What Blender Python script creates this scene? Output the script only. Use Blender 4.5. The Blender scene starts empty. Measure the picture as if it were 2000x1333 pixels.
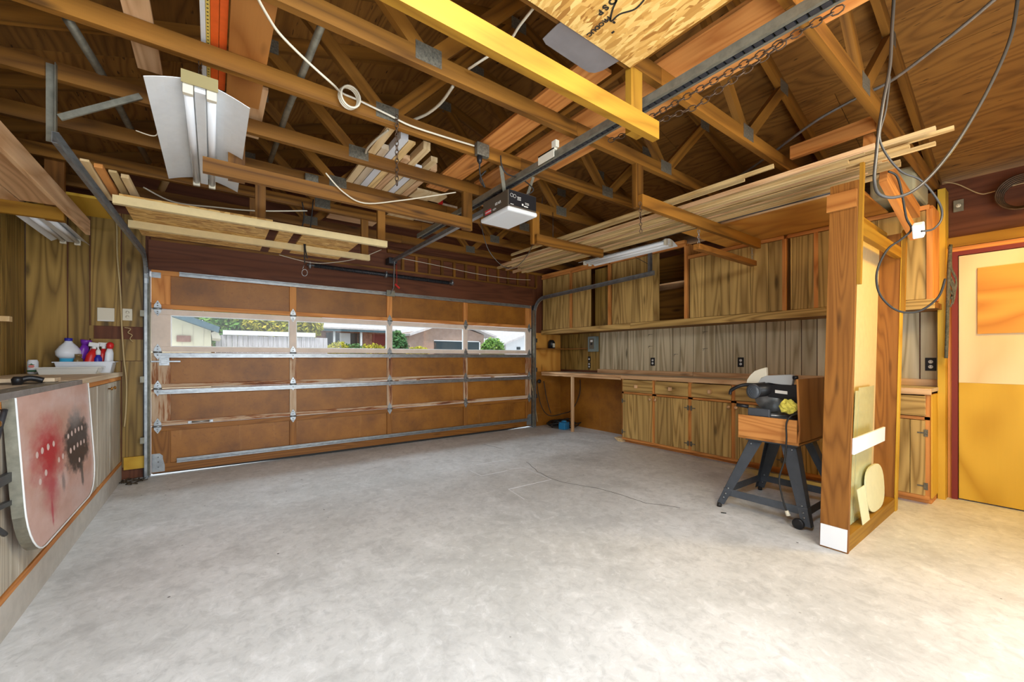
import bpy, bmesh, math, random
from mathutils import Vector, Matrix
random.seed(7)
C = bpy.context.scene
COL = C.collection
# ------------------------------------------------------------------ camera, sky, lamps, exposure
F_PX = 795.0; TH = math.radians(36.3); HY = 698.0; CH = 1.2
cam_d = bpy.data.cameras.new('camera'); cam = bpy.data.objects.new('camera', cam_d); COL.objects.link(cam)
cam_d.sensor_width = 36.0; cam_d.lens = F_PX/2000*36.0; cam_d.shift_y = (HY-666.5)/2000.0
cam_d.clip_start = 0.02; cam_d.clip_end = 300
cam.location = (0, 0, CH); cam.rotation_euler = (math.radians(90), 0, -TH)
C.camera = cam
C.view_settings.view_transform = 'Standard'; C.view_settings.look = 'None'
C.view_settings.gamma = 1.0; C.view_settings.use_curve_mapping = False
C.view_settings.exposure = 0.12
w = bpy.data.worlds.new('overcast_sky'); C.world = w; w.use_nodes = True
nt = w.node_tree; nt.nodes.clear()
wo = nt.nodes.new('ShaderNodeOutputWorld'); bg = nt.nodes.new('ShaderNodeBackground')
tc = nt.nodes.new('ShaderNodeTexCoord'); sp = nt.nodes.new('ShaderNodeSeparateXYZ'); rp = nt.nodes.new('ShaderNodeValToRGB')
nt.links.new(tc.outputs['Generated'], sp.inputs[0]); nt.links.new(sp.outputs['Z'], rp.inputs[0])
rp.color_ramp.elements[0].position = 0.0; rp.color_ramp.elements[0].color = (0.95, 0.97, 1.0, 1)
rp.color_ramp.elements[1].position = 0.5; rp.color_ramp.elements[1].color = (0.80, 0.89, 1.0, 1)
nt.links.new(rp.outputs[0], bg.inputs[0]); bg.inputs[1].default_value = 1.35
nt.links.new(bg.outputs[0], wo.inputs[0])

def area(name, loc, rot, sx, sy, power, col):
    l = bpy.data.lights.new(name, 'AREA'); l.shape = 'RECTANGLE'; l.size = sx; l.size_y = sy
    l.energy = power; l.color = col
    o = bpy.data.objects.new(name, l); COL.objects.link(o); o.location = loc; o.rotation_euler = rot
    return o
def bulb(name, loc, power, col, r=0.05):
    l = bpy.data.lights.new(name, 'POINT'); l.energy = power; l.color = col; l.shadow_soft_size = r
    o = bpy.data.objects.new(name, l); COL.objects.link(o); o.location = loc
    return o
# added fill low behind the camera, tilted up to brighten beams and roof
area('rear_upward_fill', (1.2, -1.15, 0.75), (math.radians(122), 0, 0), 4.4, 1.1, 105, (0.80, 0.90, 1.0))
# sky light falling through the glazed row of the garage door
area('door_window_daylight', (1.9, 6.6, 2.9), (math.radians(-52), 0, 0), 4.6, 0.9, 160, (0.80, 0.90, 1.0))
# added unseen fill lamps over and behind the camera, shining down
area('overhead_fill_front', (0.4, 0.30, 2.45), (math.radians(44), 0, 0), 1.3, 0.4, 60, (0.74, 0.87, 1.0))
area('overhead_fill_rear', (1.9, -0.40, 2.5), (math.radians(46), math.radians(0), 0), 1.2, 0.4, 36, (1.0, 0.88, 0.66))
sl = bpy.data.lights.new('hazy_sun', 'SUN'); sl.energy = 2.6; sl.angle = math.radians(20); sl.color = (1.0, 0.96, 0.90)
so = bpy.data.objects.new('hazy_sun', sl); COL.objects.link(so); so.rotation_euler = (math.radians(32), 0, math.radians(-35))
area('entry_ceiling_light', (4.2, -0.30, 2.35), (math.radians(14), 0, 0), 0.4, 0.4, 27, (1.0, 0.62, 0.07))

# ------------------------------------------------------------------ helpers
Fv = Vector((math.sin(TH), math.cos(TH), 0)); Rv = Vector((math.cos(TH), -math.sin(TH), 0)); Zv = Vector((0, 0, 1))
def P(px, py, x=None, y=None, z=None, d=None):
    """point on the plane x=, y=, z= (or at depth d) seen at picture position px, py"""
    D = Fv + Rv*((px-1000)/F_PX) + Zv*((HY-py)/F_PX); O = Vector((0, 0, CH))
    if x is not None: k = x/D.x
    elif y is not None: k = y/D.y
    elif z is not None: k = (z-CH)/D.z
    else: k = d
    return O + D*k
ORG = {}
def V(*a): return Vector(a)

class MB:
    def __init__(s): s.v = []; s.f = []; s.g = []; s.t = []; s.sm = []
    def _add(s, vs, fs, gs=None, tone=None, smooth=False):
        b = len(s.v); t = random.random() if tone is None else tone
        off = Vector((random.uniform(0, 40), random.uniform(0, 40), random.uniform(0, 40)))
        s.v += [Vector(v) for v in vs]; s.t += [t]*len(vs)
        s.g += [(Vector(g) + off) for g in (gs if gs is not None else vs)]
        s.f += [tuple(b+i for i in f) for f in fs]; s.sm += [smooth]*len(fs)
        return s
    def obox(s, c, a, b, d, tone=None, long=None):
        """oriented box, centre c, half vectors a b d; gc.x runs along the longest (or given) one"""
        c, a, b, d = Vector(c), Vector(a), Vector(b), Vector(d)
        if a.cross(b).dot(d) < 0: d = -d
        L = [a.length, b.length, d.length]; k = L.index(max(L)) if long is None else long
        order = [k] + [i for i in range(3) if i != k]
        vs = []; gs = []
        for sx in (-1, 1):
            for sy in (-1, 1):
                for sz in (-1, 1):
                    vs.append(c+a*sx+b*sy+d*sz); q = [sx*L[0], sy*L[1], sz*L[2]]
                    gs.append((q[order[0]], q[order[1]], q[order[2]]))
        fs = [(0, 1, 3, 2), (4, 6, 7, 5), (0, 4, 5, 1), (2, 3, 7, 6), (0, 2, 6, 4), (1, 5, 7, 3)]
        return s._add(vs, fs, gs, tone)
    def box(s, lo, hi, tone=None, long=None):
        lo, hi = Vector(lo), Vector(hi); c = (lo+hi)/2; h = (hi-lo)/2
        return s.obox(c, (abs(h.x), 0, 0), (0, abs(h.y), 0), (0, 0, abs(h.z)), tone, long)
    def beam(s, p, q, wd, ht, up=(0, 0, 1), tone=None):
        """bar from p to q, wd across, ht along up"""
        p, q = Vector(p), Vector(q); a = (q-p)/2; n = a.normalized(); up = Vector(up)
        sd = n.cross(up)
        if sd.length < 1e-4: sd = n.cross(Vector((1, 0, 0)))
        sd.normalize(); u = sd.cross(n).normalized()
        return s.obox((p+q)/2, a, sd*wd/2, u*ht/2, tone, 0)
    def tube(s, pts, r, n=8, tone=None, cap=True):
        pts = [Vector(p) for p in pts]; m = len(pts); vs = []; gs = []; fs = []
        rs = r if isinstance(r, (list, tuple)) else [r]*m
        ref = None; acc = 0
        for i, p in enumerate(pts):
            t = (pts[min(i+1, m-1)] - pts[max(i-1, 0)])
            if t.length < 1e-9: t = Vector((0, 0, 1))
            t.normalize()
            if ref is None:
                ref = t.cross(Vector((0, 0, 1)))
                if ref.length < 0.05: ref = t.cross(Vector((1, 0, 0)))
            ref = (ref - t*ref.dot(t)); ref.normalize(); bi = t.cross(ref)
            if i: acc += (p-pts[i-1]).length
            for k in range(n):
                an = 2*math.pi*k/n
                vs.append(p + (ref*math.cos(an)+bi*math.sin(an))*rs[i]); gs.append((acc, math.cos(an)*rs[i], math.sin(an)*rs[i]))
        for i in range(m-1):
            for k in range(n):
                a = i*n+k; b = i*n+(k+1) % n; fs.append((a, b, b+n, a+n))
        if cap: fs += [tuple(reversed(range(n))), tuple((m-1)*n+k for k in range(n))]
        return s._add(vs, fs, gs, tone, True)
    def lathe(s, c, prof, n=24, axis=(0, 0, 1), tone=None, squash=1.0):
        """prof = list of (radius, height along the axis)"""
        c = Vector(c); ax = Vector(axis).normalized(); a = ax.orthogonal().normalized(); b = ax.cross(a)
        vs = []; fs = []
        for r, h in prof:
            for k in range(n):
                an = 2*math.pi*k/n; vs.append(c + ax*h + a*math.cos(an)*r + b*math.sin(an)*r*squash)
        for i in range(len(prof)-1):
            for k in range(n):
                p = i*n+k; q = i*n+(k+1) % n; fs.append((p, q, q+n, p+n))
        fs += [tuple(reversed(range(n))), tuple((len(prof)-1)*n+k for k in range(n))]
        return s._add(vs, fs, None, tone, True)
    def prism(s, poly, ex, tone=None, gc=None, smooth=False):
        """polygon poly (3D points, planar) extruded by vector ex"""
        poly = [Vector(p) for p in poly]; ex = Vector(ex); n = len(poly)
        nrm = Vector((0, 0, 0))
        for i in range(n): nrm += poly[i].cross(poly[(i+1) % n])
        if nrm.dot(ex) > 0: poly = poly[::-1]
        vs = poly + [p+ex for p in poly]
        fs = [tuple(range(n)), tuple(reversed(range(n, 2*n)))]
        for i in range(n): fs.append((i, (i+n), (i+1) % n+n, (i+1) % n))
        g = None
        if gc: g = [(v.dot(Vector(gc[0])), v.dot(Vector(gc[1])), v.dot(Vector(gc[2]))) for v in vs]
        return s._add(vs, fs, g, tone, smooth)
    def build(s, name, mat, parent=None, bevel=0.0, org=None, seg=2):
        me = bpy.data.meshes.new(name)
        if parent is not None: o0 = ORG[parent.name]
        elif org is not None: o0 = Vector(org)
        else:
            xs = [v.x for v in s.v]; ys = [v.y for v in s.v]; zs = [v.z for v in s.v]
            o0 = Vector(((min(xs)+max(xs))/2, (min(ys)+max(ys))/2, min(zs)))
        me.from_pydata([v-o0 for v in s.v], [], s.f); me.update()
        at = me.attributes.new('gc', 'FLOAT_VECTOR', 'POINT'); at.data.foreach_set('vector', [c for g in s.g for c in g])
        at = me.attributes.new('tone', 'FLOAT', 'POINT'); at.data.foreach_set('value', s.t)
        me.polygons.foreach_set('use_smooth', s.sm)
        me.materials.append(mat)
        o = bpy.data.objects.new(name, me); COL.objects.link(o)
        if parent is not None: o.parent = parent
        else: o.location = o0
        ORG[o.name] = o0
        if bevel:
            md = o.modifiers.new('bevel', 'BEVEL'); md.width = bevel; md.segments = seg; md.limit_method = 'ANGLE'
        return o
def root(name, loc):
    o = bpy.data.objects.new(name, None); COL.objects.link(o); o.location = loc; ORG[o.name] = Vector(loc)
    o.empty_display_size = 0.05
    return o
def tag(o, label=None, cat=None, group=None, kind=None):
    if label: o['label'] = label
    if cat: o['category'] = cat
    if group: o['group'] = group
    if kind: o['kind'] = kind
    return o
def struct(o): o['kind'] = 'structure'; return o
def part(parent, name, mat, fn, bevel=0.0, label=None):
    m = MB(); fn(m); o = m.build(name, mat, parent, bevel)
    if label: o['label'] = label
    return o
def smooth_path(pts, sub=6):
    pts = [Vector(p) for p in pts]; out = []
    for i in range(len(pts)-1):
        p0 = pts[max(i-1, 0)]; p1 = pts[i]; p2 = pts[i+1]; p3 = pts[min(i+2, len(pts)-1)]
        for k in range(sub):
            t = k/sub
            out.append(0.5*((2*p1) + (p2-p0)*t + (2*p0-5*p1+4*p2-p3)*t*t + (3*p1-p0-3*p2+p3)*t*t*t))
    out.append(pts[-1]); return out
def text_mesh(txt, size, parent, mat, origin, right, up, name='lettering', extrude=0.0006, bold=0):
    """letters as real geometry, lying on a surface: origin = lower left corner"""
    cu = bpy.data.curves.new('t', 'FONT'); cu.body = txt; cu.size = size; cu.extrude = extrude; cu.offset = bold
    to = bpy.data.objects.new('t', cu); COL.objects.link(to)
    dg = bpy.context.evaluated_depsgraph_get(); me = bpy.data.meshes.new_from_object(to.evaluated_get(dg))
    bpy.data.objects.remove(to); bpy.data.curves.remove(cu)
    r = Vector(right).normalized(); u = Vector(up).normalized(); n = r.cross(u)
    M = Matrix((r, u, n)).transposed().to_4x4(); M.translation = Vector(origin) - ORG[parent.name]
    me.transform(M); me.materials.clear(); me.materials.append(mat); me.name = name
    o = bpy.data.objects.new(name, me); COL.objects.link(o); o.parent = parent; ORG[o.name] = ORG[parent.name]
    return o

# ------------------------------------------------------------------ materials
def newmat(name):
    m = bpy.data.materials.new(name); m.use_nodes = True; n = m.node_tree; n.nodes.clear()
    o = n.nodes.new('ShaderNodeOutputMaterial'); b = n.nodes.new('ShaderNodeBsdfPrincipled'); n.links.new(b.outputs[0], o.inputs[0])
    return m, n, b
def N(n, t, **k):
    x = n.nodes.new(t)
    for a, v in k.items(): setattr(x, a, v)
    return x
def mth(n, op, a, b=None, c=None):
    x = n.nodes.new('ShaderNodeMath'); x.operation = op
    for i, q in enumerate((a, b, c)):
        if q is None: continue
        if hasattr(q, 'links'): n.links.new(q, x.inputs[i])
        else: x.inputs[i].default_value = q
    return x.outputs[0]
def ramp(n, fac, stops):
    x = n.nodes.new('ShaderNodeValToRGB'); e = x.color_ramp.elements
    e[0].position = stops[0][0]; e[0].color = (*stops[0][1], 1); e[1].position = stops[-1][0]; e[1].color = (*stops[-1][1], 1)
    for p, c in stops[1:-1]:
        q = e.new(p); q.color = (*c, 1)
    n.links.new(fac, x.inputs[0]); return x.outputs[0]
def mixc(n, fac, a, b, mode='MIX'):
    x = n.nodes.new('ShaderNodeMix'); x.data_type = 'RGBA'; x.blend_type = mode
    for i, q in ((0, fac), (6, a), (7, b)):
        if hasattr(q, 'links'): n.links.new(q, x.inputs[i])
        elif i == 0: x.inputs[0].default_value = q
        else: x.inputs[i].default_value = (*q, 1)
    return x.outputs[2]
def gcn(n, sc=(1, 1, 1)):
    a = N(n, 'ShaderNodeAttribute'); a.attribute_name = 'gc'; m = N(n, 'ShaderNodeMapping'); m.inputs['Scale'].default_value = sc
    n.links.new(a.outputs['Vector'], m.inputs[0]); return m.outputs[0]
def noise(n, vec, scale=1, detail=4, rough=0.55, dist=0.0):
    x = N(n, 'ShaderNodeTexNoise'); n.links.new(vec, x.inputs['Vector']); x.inputs['Scale'].default_value = scale
    x.inputs['Detail'].default_value = detail; x.inputs['Roughness'].default_value = rough; x.inputs['Distortion'].default_value = dist
    return x.outputs['Fac']
def tonef(n):
    a = N(n, 'ShaderNodeAttribute'); a.attribute_name = 'tone'; return a.outputs['Fac']
def mk(c, k): return tuple(max(0, min(1, v*k)) for v in c)

def wood(name, dark, light, rings=10, along=0.5, across=5, var=0.35, rough=0.65, knots=True, streak=0.5, spec=0.3, specks=0.0, bump=0.15, contrast=(0.2, 0.8)):
    m, n, b = newmat(name)
    v = gcn(n, (along, across, across)); big = noise(n, v, 1.0, 1.5, 0.4, 0.15)
    ring = mth(n, 'POWER', mth(n, 'MULTIPLY_ADD', mth(n, 'SINE', mth(n, 'MULTIPLY', big, rings*1.9*6.28)), 0.499, 0.5), 0.5)
    fine = noise(n, gcn(n, (2.5, 75, 75)), 1.0, 4, 0.7)
    broad = noise(n, gcn(n, (0.8, 4, 4)), 1.0, 3, 0.5)
    fac = mth(n, 'ADD', mth(n, 'MULTIPLY', ring, 1-streak), mth(n, 'MULTIPLY', fine, streak))
    fac = mth(n, 'ADD', mth(n, 'MULTIPLY', fac, 0.65), mth(n, 'MULTIPLY', broad, 0.35))
    col = ramp(n, fac, [(contrast[0], dark), (contrast[1], light)])
    if knots:
        vo = N(n, 'ShaderNodeTexVoronoi'); n.links.new(gcn(n, (1.3, 5.0, 5.0)), vo.inputs['Vector']); vo.inputs['Scale'].default_value = 1.0
        kn = ramp(n, vo.outputs['Distance'], [(0.05, (1, 1, 1)), (0.13, (0, 0, 0))])
        col = mixc(n, mth(n, 'MULTIPLY', kn, 0.75), col, mk(dark, 0.35))
    if specks:
        sk = noise(n, gcn(n, (9, 60, 60)), 1.0, 2, 0.5)
        s2 = ramp(n, sk, [(0.27, (1, 1, 1)), (0.33, (0, 0, 0))])
        col = mixc(n, mth(n, 'MULTIPLY', s2, specks), col, mk(dark, 0.25))
    tv = mth(n, 'MULTIPLY_ADD', tonef(n), 2*var, 1-var)
    cb = N(n, 'ShaderNodeCombineColor')
    for i in range(3): n.links.new(tv, cb.inputs[i])
    col = mixc(n, 1.0, col, cb.outputs[0], 'MULTIPLY')
    n.links.new(col, b.inputs['Base Color']); b.inputs['Roughness'].default_value = rough
    b.inputs['Specular IOR Level'].default_value = spec
    if bump:
        bp = N(n, 'ShaderNodeBump'); bp.inputs['Strength'].default_value = bump; bp.inputs['Distance'].default_value = 0.002
        n.links.new(fine, bp.inputs['Height']); n.links.new(bp.outputs[0], b.inputs['Normal'])
    return m
def plain(name, col, rough=0.5, metal=0.0, var=0.0, nz=0.0, nscale=20, spec=0.4, emit=None, trans=0.0):
    m, n, b = newmat(name); b.inputs['Roughness'].default_value = rough; b.inputs['Metallic'].default_value = metal
    b.inputs['Specular IOR Level'].default_value = spec
    if nz or var:
        f = noise(n, gcn(n), nscale, 4, 0.6)
        c = ramp(n, f, [(0.3, mk(col, 1-nz)), (0.7, mk(col, 1+nz))])
        tv = mth(n, 'MULTIPLY_ADD', tonef(n), 2*var, 1-var); cb = N(n, 'ShaderNodeCombineColor')
        for i in range(3): n.links.new(tv, cb.inputs[i])
        c = mixc(n, 1.0, c, cb.outputs[0], 'MULTIPLY'); n.links.new(c, b.inputs['Base Color'])
    else: b.inputs['Base Color'].default_value = (*col, 1)
    if emit: b.inputs['Emission Color'].default_value = (*emit[0], 1); b.inputs['Emission Strength'].default_value = emit[1]
    if trans: b.inputs['Transmission Weight'].default_value = trans
    return m

M = {}
M['fir'] = wood('old_fir_framing', (0.075, 0.026, 0.003), (0.30, 0.125, 0.016), rings=5, along=0.35, across=4, var=0.2, rough=0.6)
M['fir_gold'] = wood('golden_fir_board', (0.22, 0.095, 0.006), (0.40, 0.20, 0.018), rings=5, var=0.10, rough=0.6)
M['fir_red'] = wood('reddish_new_fir', (0.42, 0.13, 0.025), (0.75, 0.33, 0.09), rings=6, var=0.12, rough=0.6)
M['fir_brown'] = wood('brown_fir_post', (0.16, 0.055, 0.008), (0.34, 0.135, 0.024), rings=9, var=0.10, rough=0.5, knots=True)
M['roof_ply'] = wood('roof_plywood', (0.12, 0.045, 0.007), (0.33, 0.145, 0.026), rings=6, along=0.9, across=5.0, var=0.16, rough=0.75, specks=0.9, knots=False, streak=0.55)
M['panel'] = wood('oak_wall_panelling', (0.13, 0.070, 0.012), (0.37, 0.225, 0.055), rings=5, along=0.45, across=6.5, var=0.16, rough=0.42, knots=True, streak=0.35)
M['panel_pale'] = wood('pale_oak_panelling', (0.23, 0.125, 0.032), (0.62, 0.40, 0.135), rings=5, along=0.45, across=6.5, var=0.13, rough=0.42, knots=True, streak=0.35)  # paler golden oak of the cupboard fronts and shelf edge
M['panel_bench'] = wood('bench_wall_panelling', (0.28, 0.21, 0.11), (0.72, 0.62, 0.42), rings=4, along=0.4, across=6.5, var=0.10, rough=0.42, knots=True, streak=0.4)
M['panel_grey'] = wood('faded_grey_panelling', (0.30, 0.255, 0.19), (0.62, 0.56, 0.45), rings=6, along=0.6, across=6, var=0.10, rough=0.5, knots=False, streak=0.55)
M['pine'] = wood('pale_pine', (0.62, 0.40, 0.17), (0.86, 0.66, 0.38), rings=5, var=0.14, rough=0.6, knots=False)
M['moulding'] = wood('moulding_wood', (0.40, 0.23, 0.07), (0.80, 0.58, 0.28), rings=5, var=0.38, rough=0.5, knots=False)
M['bench'] = wood('workbench_wood', (0.48, 0.24, 0.10), (0.82, 0.54, 0.30), rings=6, var=0.12, rough=0.55, knots=True)
M['bench_top'] = wood('worn_worktop', (0.42, 0.33, 0.24), (0.66, 0.55, 0.42), rings=5, var=0.08, rough=0.45, knots=False)
M['counter'] = wood('pale_counter_board', (0.58, 0.43, 0.27), (0.80, 0.66, 0.47), rings=5, var=0.10, rough=0.55, knots=False)
M['ply_gold'] = wood('golden_plywood', (0.50, 0.27, 0.018), (0.70, 0.43, 0.048), rings=3, along=0.8, across=2.2, var=0.05, rough=0.5, knots=False, streak=0.15)
M['ply_pale'] = wood('pale_plywood_door', (0.70, 0.53, 0.30), (0.84, 0.68, 0.43), rings=2, along=0.8, across=2.2, var=0.03, rough=0.45, knots=False, streak=0.15)
M['ply_orange'] = wood('orange_plywood', (0.52, 0.20, 0.03), (0.74, 0.36, 0.07), rings=3, along=0.8, across=2.4, var=0.08, rough=0.45, knots=True, streak=0.2)
M['ply_brown'] = wood('sawbox_plywood', (0.30, 0.10, 0.02), (0.52, 0.22, 0.055), rings=3, along=0.8, across=3, var=0.1, rough=0.4, knots=True, streak=0.25)
M['red_ply'] = wood('dark_header_plywood', (0.085, 0.026, 0.010), (0.17, 0.055, 0.022), rings=5, var=0.1, rough=0.6, knots=False)
M['galv'] = plain('galvanised_steel', (0.33, 0.345, 0.35), 0.36, 0.75, nz=0.25, nscale=14)
M['galv_dull'] = plain('dull_zinc_steel', (0.25, 0.235, 0.18), 0.5, 0.6, nz=0.25, nscale=18)
M['plate'] = plain('gusset_plate_steel', (0.17, 0.15, 0.11), 0.55, 0.5, nz=0.4, nscale=90)
M['dark_steel'] = plain('dark_steel', (0.05, 0.05, 0.055), 0.45, 0.5, nz=0.2)
M['black'] = plain('black_plastic', (0.012, 0.012, 0.014), 0.4, nz=0.1)
M['rubber'] = plain('black_cord_rubber', (0.02, 0.018, 0.016), 0.6)
M['stand'] = plain('charcoal_painted_steel', (0.075, 0.085, 0.10), 0.42, 0.2, nz=0.15, nscale=10)
M['white'] = plain('white_enamel', (0.80, 0.81, 0.80), 0.35, nz=0.03)
M['offwhite'] = plain('offwhite_plastic', (0.72, 0.66, 0.52), 0.4)
M['white_wire'] = plain('white_cable_jacket', (0.68, 0.60, 0.45), 0.5)
M['tan_wire'] = plain('tan_cable_jacket', (0.50, 0.37, 0.18), 0.55)
M['grey_wire'] = plain('grey_cable_jacket', (0.055, 0.05, 0.045), 0.28)
M['orange'] = plain('orange_enamel', (0.85, 0.13, 0.02), 0.4, nz=0.08)
M['yellow'] = plain('yellow_rule', (0.75, 0.55, 0.12), 0.5)
M['brass'] = plain('brass_knob', (0.35, 0.17, 0.04), 0.35, 0.8)
M['red'] = plain('red_plastic', (0.62, 0.02, 0.02), 0.35)
M['blue'] = plain('blue_plastic', (0.02, 0.20, 0.42), 0.4)
M['ltblue'] = plain('blue_liquid', (0.05, 0.42, 0.70), 0.2)
M['purple'] = plain('purple_plastic', (0.20, 0.03, 0.42), 0.3)
M['navy'] = plain('navy_plastic', (0.03, 0.03, 0.35), 0.35)
M['jug'] = plain('milky_plastic', (0.80, 0.84, 0.90), 0.35)
M['green'] = plain('green_print', (0.03, 0.16, 0.06), 0.4)
M['amber'] = plain('amber_glass', (0.20, 0.13, 0.05), 0.2)
M['pink'] = plain('pink_print', (0.75, 0.25, 0.22), 0.4)
M['tube'] = plain('unlit_lamp_tube', (0.88, 0.89, 0.90), 0.2)
M['grey_sheet'] = plain('grey_sheet_metal', (0.27, 0.24, 0.23), 0.5, 0.3, nz=0.12, nscale=6)
M['grey_paint'] = plain('grey_green_enamel', (0.20, 0.25, 0.24), 0.4)
M['dark_paint'] = plain('dark_red_jamb', (0.20, 0.025, 0.02), 0.5)
M['concrete_block'] = plain('plinth_concrete', (0.52, 0.49, 0.44), 0.85, nz=0.12, nscale=9)
M['yellow_cloth'] = plain('yellow_cloth', (0.72, 0.62, 0.10), 0.8, nz=0.3, nscale=30)
M['white_board'] = plain('white_tile', (0.82, 0.83, 0.85), 0.4)
M['cream_board'] = plain('cream_board', (0.72, 0.56, 0.28), 0.6, nz=0.05)
M['lens'] = plain('opener_lens', (0.78, 0.80, 0.80), 0.3)
M['opener'] = plain('opener_case', (0.085, 0.065, 0.045), 0.35)
M['ink'] = plain('printed_ink', (0.02, 0.017, 0.012), 0.6)
M['white_ink'] = plain('white_ink', (0.75, 0.72, 0.66), 0.5)
M['red_label'] = plain('red_label', (0.60, 0.035, 0.05), 0.4)
M['carton'] = plain('cream_carton', (0.52, 0.46, 0.27), 0.7, nz=0.05)
M['grey_light'] = plain('light_grey_casting', (0.42, 0.43, 0.43), 0.4)
M['olive'] = plain('olive_brass_plate', (0.30, 0.24, 0.10), 0.5)
M['rust'] = plain('rusted_chain', (0.10, 0.06, 0.035), 0.5, 0.6, nz=0.3)
M['rope'] = plain('grey_rope', (0.10, 0.10, 0.08), 0.85, nz=0.5, nscale=60)
M['dirt'] = plain('dark_debris', (0.05, 0.035, 0.02), 0.9, nz=0.5, nscale=40)
M['frame_paint'] = plain('primed_window_frame', (0.78, 0.64, 0.53), 0.55, nz=0.08, nscale=8)
M['tan_tray'] = plain('clear_tray', (0.70, 0.70, 0.66), 0.2)

def m_hardboard():
    m, n, b = newmat('brown_hardboard'); v = gcn(n)
    f = noise(n, v, 3.0, 5, 0.65); g = noise(n, gcn(n, (1, 1, 60)), 1.5, 2, 0.6); g2 = noise(n, gcn(n, (14, 0.9, 0.9)), 1.0, 3, 0.6)
    col = ramp(n, f, [(0.25, (0.17, 0.058, 0.006)), (0.55, (0.31, 0.115, 0.009)), (0.8, (0.38, 0.15, 0.019))])
    st = ramp(n, g2, [(0.62, (0, 0, 0)), (0.72, (1, 1, 1))]); col = mixc(n, mth(n, 'MULTIPLY', st, 0.22), col, (0.55, 0.26, 0.07))
    sp = noise(n, v, 45, 3, 0.6); d = ramp(n, sp, [(0.3, (1, 1, 1)), (0.4, (0, 0, 0))]); col = mixc(n, mth(n, 'MULTIPLY', d, 0.35), col, (0.10, 0.03, 0.008))
    tv = mth(n, 'MULTIPLY_ADD', tonef(n), 0.2, 0.9); cb = N(n, 'ShaderNodeCombineColor')
    for i in range(3): n.links.new(tv, cb.inputs[i])
    n.links.new(mixc(n, 1.0, col, cb.outputs[0], 'MULTIPLY'), b.inputs['Base Color'])
    b.inputs['Roughness'].default_value = 0.5; return m
M['hardboard'] = m_hardboard()
def m_weather():
    m, n, b = newmat('weathered_door_rail')
    f = noise(n, gcn(n, (1.6, 22, 22)), 1.0, 5, 0.65, 0.4); g = noise(n, gcn(n, (2, 90, 90)), 1.0, 3, 0.6)
    col = ramp(n, f, [(0.36, (0.10, 0.025, 0.008)), (0.44, (0.36, 0.12, 0.03)), (0.50, (0.60, 0.40, 0.24)), (0.7, (0.78, 0.60, 0.42))])
    col = mixc(n, mth(n, 'MULTIPLY', g, 0.4), col, (0.10, 0.045, 0.02))
    n.links.new(col, b.inputs['Base Color']); b.inputs['Roughness'].default_value = 0.7; return m
M['weather'] = m_weather()
def m_osb():
    m, n, b = newmat('oriented_strand_board')
    base = (0.58, 0.34, 0.10); col = None
    v0 = gcn(n)
    nz = N(n, 'ShaderNodeTexNoise'); n.links.new(v0, nz.inputs['Vector']); nz.inputs['Scale'].default_value = 6
    ad = N(n, 'ShaderNodeVectorMath', operation='MULTIPLY_ADD'); n.links.new(nz.outputs['Color'], ad.inputs[0]); ad.inputs[1].default_value = (0.025, 0.025, 0.025); n.links.new(v0, ad.inputs[2])
    for i, (rot, s1, s2) in enumerate(((0.35, 16, 62), (1.45, 19, 58), (2.5, 14, 52))):
        mp = N(n, 'ShaderNodeMapping'); n.links.new(ad.outputs[0], mp.inputs[0]); mp.inputs['Rotation'].default_value = (0, 0, rot); mp.inputs['Scale'].default_value = (s1, s2, s1)
        vo = N(n, 'ShaderNodeTexVoronoi'); n.links.new(mp.outputs[0], vo.inputs['Vector']); vo.inputs['Scale'].default_value = 1.0
        se = N(n, 'ShaderNodeSeparateColor'); n.links.new(vo.outputs['Color'], se.inputs[0])
        c = ramp(n, se.outputs[i], [(0.0, (0.34, 0.14, 0.02)), (0.4, (0.60, 0.32, 0.07)), (1.0, (0.84, 0.55, 0.18))])
        fac = ramp(n, se.outputs[(i+1) % 3], [(0.4, (0, 0, 0)), (0.5, (1, 1, 1))])
        col = c if col is None else mixc(n, fac, col, c)
    n.links.new(col, b.inputs['Base Color']); b.inputs['Roughness'].default_value = 0.65; return m
M['osb'] = m_osb()
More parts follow.
